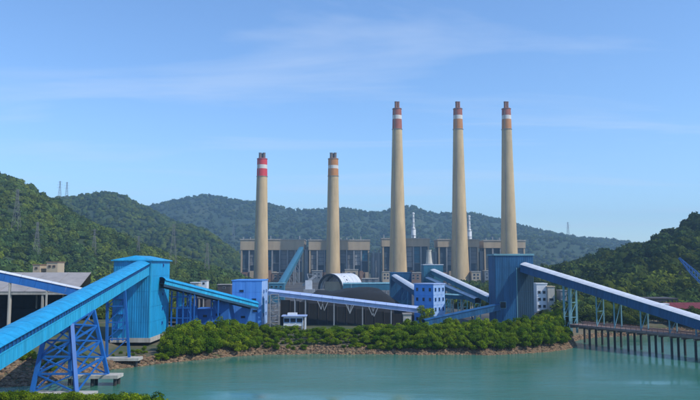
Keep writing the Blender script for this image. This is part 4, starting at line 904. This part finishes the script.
# ================================================================== TREES
def crown_mesh(seed, nleaf, hgt, wid, leaf, low=0.0):
    r = np.random.default_rng(seed); nb = 9
    cen = np.stack([r.uniform(-.55, .55, nb) * wid, r.uniform(-.55, .55, nb) * wid, (r.uniform(.28, .80, nb)) * hgt], 1); cen[0] = (0, 0, hgt * .72); rad = r.uniform(.30, .48, nb) * wid
    k = r.integers(0, nb, nleaf); d = r.normal(size=(nleaf, 3)); d /= np.linalg.norm(d, axis=1)[:, None]
    rr = r.uniform(0.45, 1.08, nleaf) ** .6
    c = cen[k] + d * (rad[k] * rr)[:, None] * np.array([1, 1, .8]); c[:, 2] = np.maximum(c[:, 2], low + r.uniform(0, .5, nleaf))
    nrm = d * .8 + r.normal(size=(nleaf, 3)) * .5 + np.array([0, 0, .35]); nrm /= np.linalg.norm(nrm, axis=1)[:, None]
    t = np.cross(nrm, r.normal(size=(nleaf, 3))); t /= np.linalg.norm(t, axis=1)[:, None]; b_ = np.cross(nrm, t); s = (leaf * r.uniform(.6, 1.3, nleaf))[:, None]
    Q = np.stack([c - t * s * .6, c - b_ * s * .28, c + t * s * .6, c + b_ * s * .28], 1).reshape(-1, 3)
    sh = np.repeat(r.uniform(.7, 1.3, nleaf) * r.uniform(.8, 1.2, nb)[k], 4)[:, None]; tint = sh * np.array([[1, 1, 1]])
    yel = np.repeat(r.uniform(0, 1, nleaf) ** 3, 4)[:, None]; tint = tint * (1 + yel * np.array([[.5, .15, 0]]))
    return np_mesh('crown', Q, np.arange(nleaf * 4).reshape(-1, 4), 'leaf', tint), cen
def trunk_mesh(cen, hgt):
    m = MB(); m.tube((0, 0, -.4), (.05, .05, hgt * .45), .22, .13, 8)
    for c in cen[:6]: m.tube((.03, .03, hgt * .22), tuple(c), .11, .03, 6)
    return m.mesh('trunk', 'bark', smooth=True)
VAR = []
for k in range(7):
    cm, cen = crown_mesh(300 + k, 2600, 6.0, 3.1, .42); VAR.append((cm, trunk_mesh(cen, 6.0)))
VARD = []
for cm, tm in VAR[:5]:
    c2 = cm.copy(); c2.materials.clear(); c2.materials.append(M['leaf_dark']); VARD.append((c2, tm))
def tree(p, h, wscale, label, group, name='shore_tree', dark=False):
    v = random.choice(VARD if dark else VAR); s = h / 6.0
    Mx = Matrix.Translation(Vector(p)) @ Matrix.Rotation(random.uniform(0, 6.28), 4, 'Z') @ Matrix.Diagonal((s * wscale, s * wscale, s, 1))
    o = thing(name, p, label, 'tree', group, mtx=Mx); place('trunk', v[1], o); place('crown', v[0], o); return o
SK = [(163, 336), (172, 326), (185, 321), (200, 320), (230, 318), (250, 322), (268, 327), (300, 328), (350, 327), (380, 326), (400, 321), (420, 322), (450, 318), (480, 318), (510, 319), (530, 316), (548, 311), (561, 313), (569, 322)]
skx = [p[0] for p in SK]; sky_ = [p[1] for p in SK]
def seg(x):
    for lim, t in ((205, 'below the cyan second conveyor near the bright blue tower'), (266, 'in front of the light blue tall building'), (312, 'in front of the white control booth'), (385, 'in front of the long pale blue roofed conveyor'), (450, 'in front of the light blue four storey house'), (494, 'in front of the low dark blue conveyor'), (535, 'at the foot of the dark blue tower')):
        if x < lim: return t
    return 'at the tip of the rocky point left of the jetty'
for row, (off, dy_) in enumerate(((2.6, 17), (5.4, 10), (10, 4), (15, 0), (21, -1))):
    x = 164.0 + row * 2
    while x < (570 - row * 3):
        X = (x - 350) / 700 * 240; 
        for _ in range(6): X = px(x, 265, shore(X) + off).x
        D = shore(X) + off + random.uniform(-1.2, 1.2); yt = float(np.interp(x, skx, sky_)) + dy_ + random.uniform(-2.5, 3.5)
        zb = land_z(X, D) - .1; h = px(x, yt, D).z - zb
        if h > 1.2:
            ws = min(1.35, max(.75, 5.2 / h)) * random.uniform(.9, 1.15)
            tree((X, D, zb), h * 1.04, ws, ('shrub by the rocks ' if row < 2 else 'bushy shore tree ') + seg(x), ('shore shrubs ' if row < 2 else 'shore trees ') + seg(x), 'shore_shrub' if row < 2 else 'shore_tree')
        x += (7.5 if row > 1 else 5.2) * random.uniform(.8, 1.25)
tree((px(426, 265, 300).x, 296, 3.8), px(426, 304.5, 296).z - 3.8, .8, 'single tree standing against the light blue four storey house', 'trees at the house')
# trees behind the cove and jetty
for k in range(120):
    x = random.uniform(572, 735); D = random.uniform(300, 375); X = px(x, 265, D).x
    if D < shore(X) + 3 or k % 3 == 0: D = shore(X) + 3 + random.uniform(0, 7); X = px(x, 265, D).x
    tree((X, D, land_z(X, D) - .1), random.uniform(4, 8.5), random.uniform(.9, 1.3), 'dark green tree behind the jetty, ' + ('near its shore end' if x < 610 else 'below its sloping conveyor' if x < 660 else 'below the dark red shed'), 'trees behind the jetty ' + ('shore end' if x < 610 else 'conveyor' if x < 660 else 'at the red shed'), dark=True)
for k in range(14):
    x = random.uniform(534, 570); D = random.uniform(285, 330); X = px(x, 265, D).x
    if D < shore(X) + 6: continue
    tree((X, D, land_z(X, D) - .1), random.uniform(5, 8), random.uniform(.8, 1.1), 'tree right of the dark blue tower under the jetty conveyor', 'trees under the jetty conveyor', dark=True)
# bank left: shrubs between shed and rocks
for k in range(34):
    X = random.uniform(-135, -70); D = shore(X) + random.uniform(16, 42)
    if X > -84: continue
    tree((X, D, land_z(X, D) - .1), random.uniform(2.0, 4.6), random.uniform(.9, 1.4), 'low shrub on the bank below the coal shed', 'shrubs on the left bank', 'bank_shrub')
for k in range(30):
    X = random.uniform(-84, -58); D = shore(X) + random.uniform(9, 34)
    if D > 241 or (abs(D - 212) < 5 and X < -60): continue
    tree((X, D, land_z(X, D) - .1), random.uniform(.9, 1.7), random.uniform(1.2, 1.8), 'low shrub below the white plinth of the bright blue tower', 'shrubs below the bright blue tower', 'bank_shrub')
# near shore foliage at bottom left
def nseg(x): return 'in the bottom left corner' if x < 35 else 'in front of the blue trestle feet' if x < 105 else 'in front of the open water'
FS = [(-20, 388), (20, 388.5), (60, 390), (100, 389), (130, 389), (150, 391), (165, 395), (180, 400), (195, 404)]
for row, (off, dy_) in enumerate(((3, 3), (6.5, 0), (11, 0))):
    x = -22.0 + row * 5
    while x < 186:
        X = px(x, 265, 140).x
        for _ in range(6): X = px(x, 265, float(np.interp(X, nsx, nsy)) - off).x
        D = float(np.interp(X, nsx, nsy)) - off; yt = float(np.interp(x, [p[0] for p in FS], [p[1] for p in FS])) + dy_ + random.uniform(-1.5, 2.5)
        zb = near_z(X, off) - .1; h = px(x, yt, D).z - zb
        if h > .8: tree((X, D, zb), h, min(2.0, max(.9, 4.0 / h)), 'bright green shrub on the near shore ' + nseg(x), 'near shore shrubs ' + nseg(x), 'near_shrub')
        x += 11 * random.uniform(.8, 1.2)

# ================================================================== HAZE
hm = bpy.data.materials.new('haze_air'); hm.use_nodes = True; n = hm.node_tree.nodes; l = hm.node_tree.links; n.clear()
oo = n.new('ShaderNodeOutputMaterial'); pv = n.new('ShaderNodeVolumePrincipled'); pv.inputs['Density'].default_value = 0.00016
pv.inputs['Color'].default_value = (0.48, 0.76, 1.0, 1); pv.inputs['Anisotropy'].default_value = 0.25; l.new(pv.outputs[0], oo.inputs['Volume'])
M['haze'] = hm
tag(MB().box(-6000, 6000, -300, 6000, -5.5, 470).build('haze', 'haze'), 'pale blue haze in the air over the bay', 'haze', kind='stuff')
